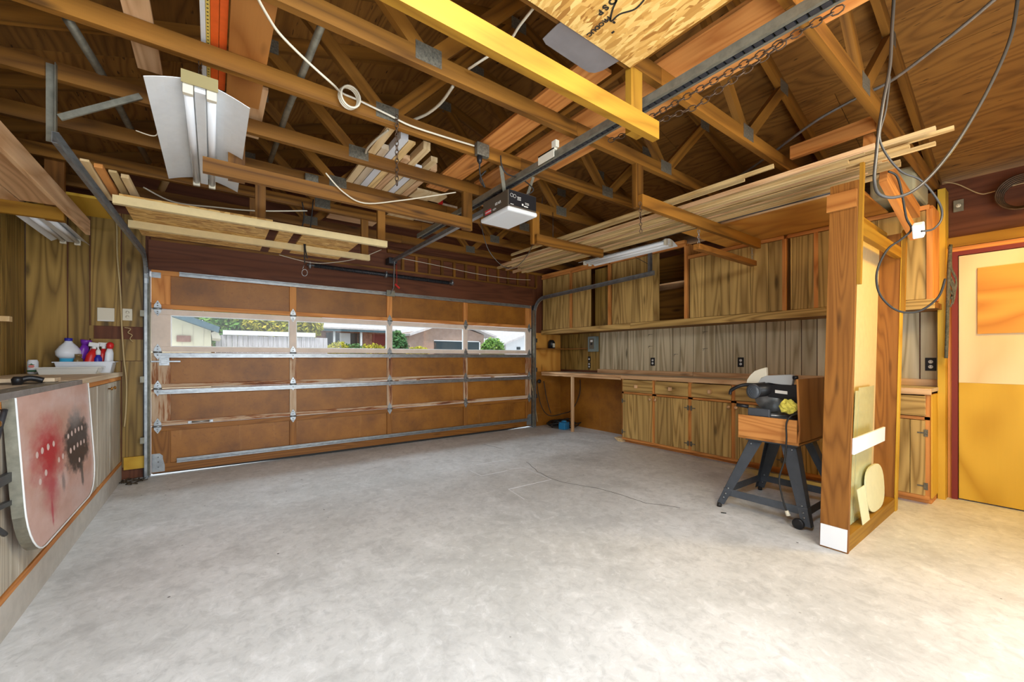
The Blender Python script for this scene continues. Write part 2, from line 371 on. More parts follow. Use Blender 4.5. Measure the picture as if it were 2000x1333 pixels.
def m_concrete():
    m, n, b = newmat('worn_concrete'); v = gcn(n)
    a = noise(n, v, 0.9, 6, 0.6, 0.4); c = noise(n, v, 4.5, 6, 0.7, 0.5); d = noise(n, v, 60, 3, 0.6); md = noise(n, v, 17, 5, 0.7, 0.6)
    col = ramp(n, a, [(0.3, (0.56, 0.56, 0.54)), (0.5, (0.66, 0.66, 0.645)), (0.7, (0.74, 0.74, 0.73))])
    e = ramp(n, c, [(0.36, (1, 1, 1)), (0.50, (0, 0, 0))]); col = mixc(n, mth(n, 'MULTIPLY', e, 0.5), col, (0.46, 0.46, 0.45))
    e = ramp(n, c, [(0.56, (0, 0, 0)), (0.68, (1, 1, 1))]); col = mixc(n, mth(n, 'MULTIPLY', e, 0.5), col, (0.86, 0.86, 0.86))
    e = ramp(n, md, [(0.36, (1, 1, 1)), (0.5, (0, 0, 0))]); col = mixc(n, mth(n, 'MULTIPLY', e, 0.4), col, (0.42, 0.42, 0.41))
    e = ramp(n, md, [(0.56, (0, 0, 0)), (0.66, (1, 1, 1))]); col = mixc(n, mth(n, 'MULTIPLY', e, 0.35), col, (0.88, 0.88, 0.88))
    e = ramp(n, d, [(0.24, (1, 1, 1)), (0.32, (0, 0, 0))]); col = mixc(n, mth(n, 'MULTIPLY', e, 0.35), col, (0.25, 0.24, 0.23))
    # small dark paint specks
    vo = N(n, 'ShaderNodeTexVoronoi'); n.links.new(v, vo.inputs['Vector']); vo.inputs['Scale'].default_value = 6.5
    e = ramp(n, vo.outputs['Distance'], [(0.035, (1, 1, 1)), (0.05, (0, 0, 0))]); dm = ramp(n, noise(n, v, 0.8, 2), [(0.5, (0, 0, 0)), (0.6, (1, 1, 1))])
    col = mixc(n, mth(n, 'MULTIPLY', e, dm), col, (0.09, 0.085, 0.08))
    # scuffed scratches
    s = noise(n, gcn(n, (1.5, 26, 1)), 1.0, 3, 0.6, 1.2); e = ramp(n, s, [(0.66, (0, 0, 0)), (0.72, (1, 1, 1))]); col = mixc(n, mth(n, 'MULTIPLY', e, 0.3), col, (0.74, 0.74, 0.73))
    n.links.new(col, b.inputs['Base Color'])
    rr = ramp(n, c, [(0.3, (0.42, 0.42, 0.42)), (0.7, (0.62, 0.62, 0.62))]); n.links.new(rr, b.inputs['Roughness'])
    bp = N(n, 'ShaderNodeBump'); bp.inputs['Strength'].default_value = 0.12; bp.inputs['Distance'].default_value = 0.004; n.links.new(c, bp.inputs['Height']); n.links.new(bp.outputs[0], b.inputs['Normal'])
    return m
M['concrete'] = m_concrete()
def m_glass():
    m, n, b = newmat('window_glass'); n.nodes.remove(b); o = [x for x in n.nodes if x.type == 'OUTPUT_MATERIAL'][0]
    t = N(n, 'ShaderNodeBsdfTransparent'); t.inputs[0].default_value = (0.96, 0.98, 0.98, 1); g = N(n, 'ShaderNodeBsdfGlossy'); g.inputs['Roughness'].default_value = 0.03
    mx = N(n, 'ShaderNodeMixShader'); mx.inputs[0].default_value = 0.06; n.links.new(t.outputs[0], mx.inputs[1]); n.links.new(g.outputs[0], mx.inputs[2]); n.links.new(mx.outputs[0], o.inputs[0]); return m
M['glass'] = m_glass()
def m_mottle(name, cols, scale, rough=0.8, bump=0.0, stretch=(1, 1, 1)):
    m, n, b = newmat(name); f = noise(n, gcn(n, stretch), scale, 5, 0.65)
    k = len(cols); col = ramp(n, f, [(0.3+0.4*i/(k-1), c) for i, c in enumerate(cols)])
    n.links.new(col, b.inputs['Base Color']); b.inputs['Roughness'].default_value = rough; return m
M['leaf_yellow'] = m_mottle('yellow_green_leaves', [(0.10, 0.16, 0.01), (0.42, 0.40, 0.03), (0.75, 0.55, 0.06)], 3)
M['leaf_green'] = m_mottle('green_leaves', [(0.03, 0.10, 0.02), (0.12, 0.28, 0.04), (0.40, 0.50, 0.10)], 3)
M['leaf_dark'] = m_mottle('dark_leaves', [(0.015, 0.06, 0.02), (0.05, 0.16, 0.05), (0.2, 0.34, 0.12)], 3)
M['siding'] = m_mottle('cream_siding', [(0.78, 0.72, 0.50), (0.86, 0.80, 0.60)], 2)
M['siding_white'] = m_mottle('white_siding', [(0.78, 0.80, 0.82), (0.86, 0.87, 0.88)], 2)
M['roof_dark'] = m_mottle('dark_blue_shingle', [(0.05, 0.10, 0.13), (0.10, 0.17, 0.20)], 8)
M['roof_pale'] = m_mottle('pale_grey_shingle', [(0.50, 0.47, 0.47), (0.66, 0.62, 0.62)], 6)
M['brick'] = m_mottle('red_brown_brick', [(0.22, 0.10, 0.07), (0.36, 0.18, 0.13), (0.45, 0.26, 0.20)], 5)
M['brick_pale'] = m_mottle('pinkish_brown_siding', [(0.36, 0.25, 0.20), (0.46, 0.33, 0.27)], 4)
M['fence'] = m_mottle('weathered_grey_fence', [(0.30, 0.28, 0.29), (0.50, 0.47, 0.48), (0.66, 0.64, 0.66)], 5, stretch=(0.3, 6, 6))
M['house_dark'] = plain('dark_window_glass', (0.02, 0.04, 0.05), 0.2)
M['street'] = plain('pale_driveway', (0.60, 0.60, 0.60), 0.9, nz=0.08, nscale=2)
def m_table():
    m, n, b = newmat('pink_laminate_with_paint')
    a = N(n, 'ShaderNodeAttribute'); a.attribute_name = 'uvp'; v = a.outputs['Vector']
    se = N(n, 'ShaderNodeSeparateXYZ'); n.links.new(v, se.inputs[0]); U, W = se.outputs[0], se.outputs[1]
    col = ramp(n, noise(n, v, 5, 5, 0.6), [(0.3, (0.58, 0.33, 0.26)), (0.7, (0.74, 0.50, 0.44))])
    e = ramp(n, noise(n, v, 2.3, 4, 0.6), [(0.5, (0, 0, 0)), (0.7, (1, 1, 1))]); col = mixc(n, mth(n, 'MULTIPLY', e, 0.5), col, (0.80, 0.72, 0.72))
    def blot(cu, cw, ru, rw, tint, amt, edge=0.5):
        nonlocal col
        du = mth(n, 'DIVIDE', mth(n, 'SUBTRACT', U, cu), ru); dw = mth(n, 'DIVIDE', mth(n, 'SUBTRACT', W, cw), rw)
        r2 = mth(n, 'SQRT', mth(n, 'ADD', mth(n, 'MULTIPLY', du, du), mth(n, 'MULTIPLY', dw, dw)))
        r2 = mth(n, 'ADD', r2, mth(n, 'MULTIPLY', mth(n, 'SUBTRACT', noise(n, v, 14, 4, 0.6), 0.5), 0.9))
        f = ramp(n, r2, [(edge, (1, 1, 1)), (1.0, (0, 0, 0))]); col = mixc(n, mth(n, 'MULTIPLY', f, amt), col, tint)
    blot(0.31, 0.58, 0.26, 0.30, (0.50, 0.015, 0.04), 1.0, 0.25)
    blot(0.30, 0.34, 0.12, 0.26, (0.50, 0.03, 0.06), 0.8, 0.2)
    blot(0.29, 0.16, 0.015, 0.12, (0.50, 0.03, 0.06), 0.9, 0.5)
    blot(0.72, 0.52, 0.24, 0.27, (0.015, 0.03, 0.04), 1.0, 0.7)
    blot(0.72, 0.74, 0.16, 0.12, (0.33, 0.34, 0.36), 0.7, 0.2)
    blot(0.76, 0.24, 0.03, 0.12, (0.05, 0.065, 0.07), 0.85, 0.5)
    blot(0.46, 0.30, 0.03, 0.09, (0.16, 0.13, 0.14), 0.7, 0.4)
    for (cu, cw) in ((0.17, 0.60), (0.23, 0.61), (0.30, 0.615), (0.37, 0.615), (0.18, 0.42), (0.25, 0.45), (0.42, 0.48), (0.48, 0.485),
                     (0.58, 0.61), (0.64, 0.62), (0.70, 0.625), (0.76, 0.625), (0.82, 0.62), (0.60, 0.49), (0.66, 0.495), (0.72, 0.50), (0.78, 0.50), (0.84, 0.495), (0.73, 0.37)):
        blot(cu, cw, 0.017, 0.024, (0.82, 0.66, 0.62), 1.0, 0.75)
    n.links.new(col, b.inputs['Base Color']); b.inputs['Roughness'].default_value = 0.3; return m
M['table'] = m_table()

# ================================================================== THE SETTING
XL, XR, YW, YR = -1.34, 5.10, 5.45, -1.30        # left / right wall faces, door wall face, rear wall face
ZC = 2.635                                       # underside of the truss bottom chords
m = MB(); m.box((XL-0.12, YR-0.12, -0.12), (XR+0.12, YW+0.12, 0.0), tone=0.5, long=1); struct(m.build('floor', M['concrete']))
# crack and saw marks in the slab, the thickness of a scratch
def flat_strip(pts, wd, z=0.0008):
    m = MB()
    for a, b in zip(pts[:-1], pts[1:]):
        a = Vector(a); b = Vector(b); a.z = b.z = z; m.beam(a, b+(b-a).normalized()*wd*0.3, wd, 0.001)
    return m
cr = [P(x, y, z=0) for x, y in ((1029, 903), (1035, 908), (1050, 922), (1074, 934), (1100, 943), (1137, 949), (1170, 955), (1205, 965), (1240, 976), (1262, 984), (1300, 988), (1328, 993))]
cr = [q + Vector((random.uniform(-.006, .006), random.uniform(-.006, .006), 0)) for p0, p1 in zip(cr[:-1], cr[1:]) for q in (p0, p0.lerp(p1, .33), p0.lerp(p1, .66))] + [cr[-1]]
struct(flat_strip(cr, 0.004).build('trim_1', M['ink']))
struct(flat_strip([P(940, 868, z=0), P(960, 872, z=0), P(983, 878, z=0)], 0.004).build('trim_2', M['ink']))
m = MB()
for pts in (((995, 917), (1022, 914), (1077, 937), (993, 956), (1024, 976)), ((930, 908), (993, 898), (998, 900)), ((917, 919), (940, 930), (990, 920))):
    q = [P(x, y, z=0) for x, y in pts]
    for a, b in zip(q[:-1], q[1:]): m.beam(a+Vector((0, 0, .0006)), b+Vector((0, 0, .0006)), 0.009, 0.001)
struct(m.build('trim_3', M['white_board']))

def boards(m, p0, du, width, z0, z1, nrm, widths=None, gap=0.006, th=0.012):
    """vertical panelling boards: from p0 along du for width, between z0 and z1, thickness th towards nrm"""
    du = Vector(du).normalized(); nrm = Vector(nrm); t = 0; i = 0; W0 = widths or [0.10, 0.19, 0.13, 0.22, 0.09, 0.16, 0.24, 0.12]
    while t < width-0.001:
        wd = min(W0[i % len(W0)], width-t); i += 1
        a = Vector(p0)+du*(t+gap/2); c = a+du*((wd-gap)/2)+nrm*(th/2); c.z = (z0+z1)/2
        m.obox(c, du*((wd-gap)/2), nrm*(th/2), Vector((0, 0, (z1-z0)/2)), None, 2); t += wd
# left wall
m = MB(); m.box((XL-0.10, YR, 0), (XL-0.013, YW+0.1, 2.75)); struct(m.build('wall_left', M['red_ply']))
m = MB(); boards(m, (XL-0.012, YR, 0), (0, 1, 0), YW-YR, 0, 2.6, (1, 0, 0)); o = m.build('trim_4', M['panel']); struct(o)
# right wall
m = MB(); m.box((XR+0.013, YR, 0), (XR+0.12, YW+0.1, 2.70)); struct(m.build('wall_right', M['red_ply']))
m = MB(); m.box((XR, 0.60, 0), (XR+0.0125, YW, 0.93), tone=0.8, long=1); struct(m.build('trim_5', M['hardboard']))
m = MB(); boards(m, (XR+0.012, 0.62, 0), (0, 1, 0), 3.9, 0.98, 1.6, (-1, 0, 0), [0.155, 0.19, 0.12, 0.25, 0.21, 0.14], 0.009); struct(m.build('trim_6', M['panel_bench']))
m = MB(); boards(m, (XR+0.012, 4.52, 0), (0, 1, 0), 0.92, 0.98, 1.6, (-1, 0, 0), [0.10, 0.13, 0.17, 0.09], 0.008)
boards(m, (XR+0.012, 0.60, 0), (0, 1, 0), 1.1, 1.6, 2.6, (-1, 0, 0)); struct(m.build('trim_7', M['panel']))
# door wall: left of the opening, header, right of the opening
DX0, DX1, DZ = -0.50, 4.40, 2.10
m = MB()
m.box((XL, YW+0.013, 0), (DX0-0.02, YW+0.12, 2.7)); m.box((DX0-0.02, YW+0.013, 2.38), (DX1+0.02, YW+0.12, 2.7)); m.box((DX1+0.02, YW+0.013, 0), (XR, YW+0.12, 2.7))
struct(m.build('wall_front', M['red_ply']))
m = MB(); G = 0.010
boards(m, (XL, YW+0.012, 0), (1, 0, 0), 0.405, 0.0, 2.6, (0, -1, 0), [0.26, 0.145], G)
boards(m, (XL+.405, YW+0.012, 0), (1, 0, 0), 0.395, 1.50, 2.6, (0, -1, 0), [0.215, 0.18], G)
boards(m, (XL+.405, YW+0.012, 0), (1, 0, 0), 0.395, 1.165, 1.375, (0, -1, 0), [0.395], G)
boards(m, (XL+.405, YW+0.012, 0), (1, 0, 0), 0.395, 0.12, 1.160, (0, -1, 0), [0.215, 0.18], G)
m.box((XL+.40, YW-.01, 1.375), (XL+.43, YW+.012, 1.50)); struct(m.build('trim_8', M['panel']))
m = MB(); m.box((DX0-0.02, YW-0.03, 2.08), (DX1+0.02, YW+0.10, 2.38), tone=0.5); struct(m.build('trim_9', M['red_ply']))
m = MB(); m.box((DX0, YW-0.035, 2.375), (DX1+0.1, YW+0.0, 2.40)); struct(m.build('trim_10', M['fir']))
m = MB(); m.box((DX1+0.06, YW, 0.0), (XR, YW+0.012, 0.95), tone=0.3); struct(m.build('trim_11', M['hardboard']))
m = MB(); m.box((DX1+0.06, YW, 0.95), (XR, YW+0.012, 1.62), tone=0.2); struct(m.build('trim_12', M['ply_orange']))
# short studs between header and rafters on the door wall
m = MB()
for i in range(14):
    x = 2.1+i*0.2; m.box((x, YW-0.02, 2.40), (x+0.038, YW+0.012, 2.62))
m.box((1.9, YW-0.03, 2.62), (DX1+0.6, YW+0.012, 2.66)); struct(m.build('trim_13', M['fir']))
# opening jambs
m = MB(); m.box((DX0-0.06, YW-0.02, 0), (DX0-0.015, YW+0.12, 2.1)); m.box((DX1+0.015, YW-0.02, 0), (DX1+0.06, YW+0.12, 2.1)); struct(m.build('trim_14', M['dark_steel']))
# rear wall with its opening (behind the camera)
m = MB()
m.box((XL, YR-0.12, 0), (-1.15, YR, 2.75)); m.box((2.95, YR-0.12, 0), (XR, YR, 2.75)); m.box((-1.15, YR-0.12, 2.5), (2.95, YR, 2.75)); m.box((-1.15, YR-0.12, 0), (2.95, YR, 0.25))
struct(m.build('wall_rear', M['panel']))
# roof deck: two sloping planes of plywood sheets on rafters
SL = 0.32; XM = 1.88; ZT0 = 3.12                 # underside of top chord: z = ZT0 + SL*x up to XM
def ztop(x): return ZT0+SL*x if x < XM else ZT0+SL*(2*XM-x)
dk = 0.095
for nm, sgn in (('ceiling', -1), ('ceiling', 1)):
    m = MB()
    L = 3.85; nrow = 4
    for r in range(nrow):
        y0 = YR-0.1
        k = 0
        while y0 < YW+0.3:
            y1 = min(y0+(1.22 if (k or r % 2 == 0) else 0.61)*2, YW+0.3)
            xa = XM+sgn*(L*r/nrow+0.001); xb = XM+sgn*(L*(r+1)/nrow-0.002)
            a = Vector((xa, y0+0.002, ztop(xa)+dk)); b = Vector((xb, y0+0.002, ztop(xb)+dk)); c = (a+b)/2; c.y = (y0+y1)/2; c.z += 0.006
            h = (b-a)/2; h.y = 0; up = Vector((0, 1, 0)).cross(h).normalized()*0.006
            m.obox(c, h, Vector((0, (y1-y0)/2-0.002, 0)), up, None, 1); y0 = y1; k += 1
    struct(m.build(nm, M['roof_ply']))
    m = MB(); xa = XM; xb = XM+sgn*L; m.obox(((xa+xb)/2, (YR+YW)/2, (ztop(xa)+ztop(xb))/2+dk+0.03), Vector(((xb-xa)/2, 0, (ztop(xb)-ztop(xa))/2)), (0, 3.6, 0), (0, 0, 0.01)); struct(m.build('ceiling', M['roof_dark']))
# gable ends
for y in (YR-0.11, YW+0.02):
    m = MB(); m.prism([(XL-0.3, y, 2.70), (XR+0.2, y, 2.70), (XR+0.2, y, ztop(XR+0.2)+dk), (XM, y, ztop(XM)+dk), (XL-0.3, y, ztop(XL-0.3)+dk)], (0, 0.09, 0)); struct(m.build('wall_gable', M['red_ply']))

# ================================================================== ROOF TRUSSES
TY = [0.67, 1.28, 1.895, 2.49, 3.10, 3.72, 4.33, 4.94]
TW = 0.038
def make_truss(y, label):
    t = root('roof_truss', (XM, y, ZC)); tag(t, label, 'roof truss', 'plated roof trusses spanning the garage')
    part(t, 'bottom_chord', M['fir'], lambda m: (m.beam((XL, y, ZC+.045), (1.9, y, ZC+.045), TW, .09), m.beam((1.902, y, ZC+.045), (XR, y, ZC+.045), TW, .09)))
    part(t, 'top_chord', M['fir'], lambda m: m.beam((XL-.1, y, ztop(XL-.1)+.045), (XM, y, ztop(XM)+.045), TW, .09))
    part(t, 'top_chord', M['fir'], lambda m: m.beam((XR+.1, y, ztop(XR+.1)+.045), (XM, y, ztop(XM)+.045), TW, .09))
    zb = ZC+.075
    for a, b in (((.83, zb), (.28, ztop(.28)+.02)), ((.90, zb), (XM-.03, ztop(XM))), ((2.93, zb), (3.48, ztop(3.48)+.02)), ((2.86, zb), (XM+.03, ztop(XM)))):
        part(t, 'web', M['fir'], lambda m: m.beam((a[0], y, a[1]), (b[0], y, b[1]), TW*.98, .075, up=(0, 1, 0).__class__((0, 0, 1))))
    for x, z in ((.865, ZC+.07), (2.895, ZC+.07), (.28, ztop(.28)+.03), (3.48, ztop(3.48)+.03), (XM, ztop(XM)+.01)):
        part(t, 'gusset_plate', M['plate'], lambda m: (m.box((x-.07, y-TW/2-.0015, z-.045), (x+.07, y-TW/2, z+.045)), m.box((x-.07, y+TW/2, z-.045), (x+.07, y+TW/2+.0015, z+.045))))
    return t
nth = ['eighth', 'seventh', 'sixth', 'fifth', 'fourth', 'third', 'second', 'first']
for y, w_ in zip(TY, nth): make_truss(y, 'brown timber roof truss with zigzag webs, %s one back from the garage door' % w_)

# ================================================================== HUNG RACK BEAMS
def rack_beam(x0, x1, y, z, hang, label, mat='fir', yh=None, wd=.038, name='hanging_rack_beam', grp='beams hung under the trusses'):
    t = root(name, ((x0+x1)/2, y, z)); tag(t, label, 'beam', grp)
    part(t, 'beam', M[mat], lambda m: m.beam((x0, y, z+.045), (x1, y, z+.045), wd, .09))
    for hx in hang:
        part(t, 'hanger', M[mat], lambda m: m.box((hx-.044, y+wd/2+.001, z), (hx+.044, y+wd/2+.036, ZC+.09)))
    return t
rack_beam(-1.3, 1.83, 1.245, 2.31, [1.70], 'golden wooden beam hung low, crossing the top middle nearest the camera', 'fir_gold')
rack_beam(-.05, 1.80, 3.065, 2.31, [.12, 1.79], 'brown wooden beam hung below the far end of the nearer tube light')
rack_beam(2.54, 3.50, 3.065, 2.31, [2.56], 'short brown beam hung under the far half of the moulding pile')
rack_beam(2.54, 4.50, 1.86, 2.31, [2.56], 'long brown beam hung under the near half of the moulding pile')
t = root('hanging_pole', (3.94, 1.9, 2.13)); tag(t, 'dark square wooden pole hung by chains before the upper cupboards', 'pole')
part(t, 'pole', M['fir_brown'], lambda m: m.beam((3.38, 1.90, 2.16), (4.48, 1.90, 2.16), .06, .05), .004)
def chain(m, p, q, link=.03, r=.0022):
    p = Vector(p); q = Vector(q); n = max(2, int((q-p).length/(link*.75))); d = (q-p).normalized(); s1 = d.orthogonal().normalized(); s2 = d.cross(s1)
    for i in range(n):
        c = p.lerp(q, (i+.5)/n); s = s1 if i % 2 else s2
        m.tube([c+d*math.cos(a)*link*.5+s*math.sin(a)*link*.3 for a in [k*math.pi/4 for k in range(9)]], r, 5, cap=False)
part(t, 'chain', M['galv'], lambda m: chain(m, (3.42, 1.9, 2.185), (3.42, 1.9, 2.31)))
part(t, 'chain', M['galv'], lambda m: chain(m, (4.44, 1.9, 2.185), (4.44, 1.9, 2.31)))

# two pale rails carrying strand board in front of the header
for y, x1, lab in ((3.72, 1.29, 'pale rail hung on brown hangers, nearer of the two under the strand board'), (4.33, 1.32, 'pale rail hung on brown hangers, farther of the two under the strand board')):
    t = root('hanging_rail', (.4, y, 2.21)); tag(t, lab, 'rail', 'rails under the strand boards')
    part(t, 'rail', M['cream_board'], lambda m: (m.box((-.53, y-.03, 2.21), (x1, y+.005, 2.213)), m.box((-.53, y-.033, 2.21), (x1, y-.03, 2.265)), m.box((-.53, y+.005, 2.21), (x1, y+.008, 2.25))))
    for hx in (.30, x1-.04): part(t, 'hanger', M['fir'], lambda m: m.box((hx-.035, y+.01, 2.215), (hx+.035, y+.045, ZC+.09)))
def board(name, lab, mat, lo, hi, cat='board', grp=None, bev=0.0, tone=None, long=None):
    m = MB(); m.box(lo, hi, tone, long); return tag(m.build(name, M[mat], None, bev), lab, cat, grp)
board('strand_board', 'long strand board sheet on the hung rails, left of the dark gaps', 'osb', (-.50, 3.70, 2.266), (.38, 4.78, 2.281), grp='strand boards on the rails', long=0)
board('strand_board', 'narrow strand board strip between two dark gaps on the hung rails', 'osb', (.45, 3.74, 2.266), (.56, 4.78, 2.281), grp='strand boards on the rails', long=0)
board('strand_board', 'square strand board piece at the right end of the hung rails', 'osb', (.63, 3.76, 2.266), (1.10, 4.70, 2.281), grp='strand boards on the rails', long=0)
# scraps on that rack
for i, (x0, mt, lb) in enumerate(((-.61, 'pine', 'pale pine offcut lying on the strand boards, leftmost of four'), (-.56, 'fir_red', 'reddish offcut lying on the strand boards, second from left'),
        (-.505, 'moulding', 'yellowish offcut lying on the strand boards, third from left'), (-.455, 'pine', 'pale pine offcut lying on the strand boards, rightmost of four'))):
    m = MB(); m.beam((x0, 3.42+.05*i, 2.36), (x0+.03, 3.95, 2.300), .038, .014+.012*(i % 2)); tag(m.build('wood_offcut', M[mt]), lb, 'offcut', 'offcuts on the strand boards')
board('wood_strip', 'thin brown strip lying across the rack of strand boards', 'fir', (-.30, 3.80, 2.285), (.38, 3.86, 2.31))
board('wood_strip', 'pale narrow strip lying across the rack near its right hanger', 'pine', (.05, 3.95, 2.284), (.58, 3.99, 2.30))

# ================================================================== OVERHEAD STORAGE ON THE CHORDS
ZS = ZC+.0915
t = root('strand_board_sheet', (1.0, .3, ZS)); tag(t, 'large printed strand board sheet overhead at the top middle', 'board')
part(t, 'sheet', M['osb'], lambda m: m.box((.35, -.55, ZC-.0135), (1.655, 1.268, ZC-.0015), .5, 1))
zt = ZC-.0147
# printed marks: the letters read from below, running away towards the door
def mark(s, size, px, py, ang=0, mat='ink', b=.0015):
    o_ = P(px, py, z=zt); r_ = Vector((math.cos(ang), math.sin(ang), 0)); u_ = Vector((r_.y, -r_.x, 0))
    return text_mesh(s, size, t, M[mat], o_, r_, u_, 'printed_mark', .0004, b)
def mark2(s_, size, x, y, b=.0012): return text_mesh(s_, size, t, M['ink'], (x, y, zt), (0, 1, 0), (1, 0, 0), 'printed_mark', .0004, b)
mark2('O S B', .039, 1.272, 1.055, .002); mark2('PRODUC', .030, 1.325, 1.128); mark2('nke', .034, 1.33, .96, .002); mark2('s', .026, 1.365, 1.13); mark2('=', .024, 1.40, 1.165)
def hb(m):
    pts = smooth_path([P(x, y, z=zt) for x, y in ((1205, 0), (1196, 20), (1193, 42), (1210, 28), (1240, 18), (1258, 0))], 5)
    for a, b in zip(pts[:-1], pts[1:]): m.beam(a, b, .008, .0008)
part(t, 'printed_outline', M['ink'], hb)
t = root('rounded_metal_sheet', (1.3, 1.6, ZS)); tag(t, 'grey sheet with rounded corner beside the printed strand board', 'metal sheet')
pg = [P(x, y, z=ZC-.004) for x, y in ((1088, 48), (1060, 76), (1066, 86), (1135, 132), (1150, 141), (1162, 142), (1178, 137), (1210, 118), (1235, 100), (1130, 20))]
part(t, 'sheet', M['grey_sheet'], lambda m: m.prism([(p.x, p.y, ZC-.0055) for p in pg], (0, 0, .003)))
for nm, x0, x1, y0, y1, z, mt, lb in (
    ('walk_plank', 1.75, 1.79, -.5, 3.05, ZS, 'fir', 'dark plank on edge along the right of the printed strand board'),
    ('walk_plank', 1.86, 2.06, -.5, 3.10, ZS, 'fir_red', 'orange plank lying on the chords above the rail, left of two'),
    ('walk_plank', 2.08, 2.26, -.3, 3.50, ZS, 'fir_red', 'orange plank lying on the chords above the rail, right of two'),
    ('walk_plank', 1.54, 1.73, 1.45, 3.4, ZS, 'fir_red', 'reddish plank on the chords beyond the rounded metal sheet'),
    ('walk_plank', 1.50, 1.80, 3.5, 4.6, ZS, 'pine', 'pale plank on the chords beyond the opener')):
    board(nm, lb, mt, (x0, y0, z), (x1, y1, z+(.14 if x1-x0 < .05 else .02)), 'plank', 'planks on the chords')
for i in range(9):
    x = .93+i*.062; y0 = 2.62+random.uniform(0, .35)+i*.03; y1 = 3.8+random.uniform(-.1, .25); mt = ['pine', 'counter', 'white_board', 'moulding', 'bench', 'pine', 'white_board', 'pine', 'bench'][i]
    board('scrap_board', 'scrap board stored flat over the chords, %s from the left in the middle pile' % ['first', 'second', 'third', 'fourth', 'fifth', 'sixth', 'seventh', 'eighth', 'ninth'][i], mt,
          (x, y0, ZS+.0), (x+.055, y1, ZS+.018+.02*(i % 3)), 'board', 'scrap boards on the chords')
for (x, y, dx, dy, mt, lb) in ((.062, 1.55, .165, 1.4, 'ply_brown', 'brownish board across the chords right of the orange levels'), (-.32, 1.9, .10, 1.0, 'bench', 'wooden board end above the tube light at the upper left'),
        (.09, 2.75, .17, .65, 'bench', 'short pale board over the tube light reflector'), (1.55, 3.75, .5, .6, 'counter', 'pale sheet over the chords left of the opener'), (1.0, 4.4, .5, .4, 'bench', 'pinkish flat board on the chords near the header')):
    board('stored_board', lb, mt, (x, y, ZS+.001+(.021 if lb.startswith(('short', 'pale sheet')) else 0)), (x+dx, y+dy, ZS+.02+(.021 if lb.startswith(('short', 'pale sheet')) else 0)), 'board', 'boards stored overhead')
# orange box levels, yellow rule and white strip lying lengthwise overhead
for x, wd, mt, nm, lb in ((-.048, .020, 'white', 'white_strip', 'white strip lying overhead left of the yellow rule'), (-.027, .016, 'yellow', 'folding_rule', 'yellow rule with black ticks overhead beside the orange levels'),
        (-.010, .032, 'orange', 'box_level', 'orange metal bar overhead, left of the pair'), (.024, .032, 'orange', 'box_level', 'orange metal bar overhead, right of the pair')):
    m = MB(); m.box((x, 1.2, ZS+.022), (x+wd, 2.9, ZS+.05)); o = m.build(nm, M[mt], None, .002); tag(o, lb, 'level' if mt == 'orange' else 'strip')
    if mt == 'yellow':
        for k in range(60): pass
        part(o, 'tick_marks', M['ink'], lambda m: [m.box((x+.004, 1.25+k*.025, ZS+.0214), (x+.011, 1.256+k*.025, ZS+.022)) for k in range(64)])
board('red_box', 'small red box stored on the chords left of the opener', 'red', P(836, 392, z=ZS)-V(.0, 0, 0), P(836, 392, z=ZS)+V(.16, .12, .09), 'box')
m = MB(); m.tube([P(640, 20, z=ZS+.03), P(560, 220, z=ZS+.02), P(528, 315, z=ZS+.02)], .018, 10); tag(m.build('steel_pipe', M['galv_dull'], None), 'shiny steel pipe resting on the chords, centre left of the ceiling', 'pipe')
m = MB(); m.tube([P(132, 37, z=2.74), P(200, 147, z=2.74), P(255, 252, z=2.745), P(290, 316, z=2.745)], .020, 10); tag(m.build('grey_pipe', M['galv_dull'], None), 'old grey pipe resting on the chords at the upper left', 'pipe')
m = MB(); m.tube([P(347, 300, z=2.75), P(312, 378, z=2.75)], .028, 12); tag(m.build('cream_pipe', M['cream_board'], None), 'short cream tube on the chords left of the tube light', 'pipe')

# left storage shelf
t = root('hanging_shelf', (-1.05, 4.2, 2.2)); tag(t, 'hung storage shelf of old planks at the upper left', 'shelf')
part(t, 'cross_beam', M['fir_gold'], lambda m: m.beam((XL+.01, 4.36, 2.245), (-.88, 4.36, 2.245), .038, .09))
part(t, 'hanger', M['fir_brown'], lambda m: m.box((-.985, 4.381, 2.20), (-.885, 4.418, ZC+.09)))
part(t, 'edge_board', M['bench'], lambda m: m.beam((-.835, 2.0, 2.275), (-.835, 4.80, 2.275), .026, .125), 0.003)
part(t, 'shelf_plank', M['bench'], lambda m: m.box((-1.30, 1.6, 2.291), (-1.09, 4.5, 2.312)))
part(t, 'shelf_plank', M['bench'], lambda m: m.box((-1.08, 1.6, 2.291), (-.855, 4.3, 2.312)))
board('plywood_offcut', 'triangular looking golden plywood offcut on the hung shelf at left', 'ply_gold', (-1.12, 4.43, 2.42), (-.72, 5.0, 2.44))
m = MB()
for k in range(7):
    r = .07+.01*k; m.tube([Vector((-1.08+math.cos(a)*r, 4.0+math.sin(a)*r, 2.33+.006*k)) for a in [i*math.pi/10 for i in range(21)]], .006, 6, cap=False)
tag(m.build('rope_coil', M['rope']), 'coil of greenish cord stored on the hung left shelf', 'rope')

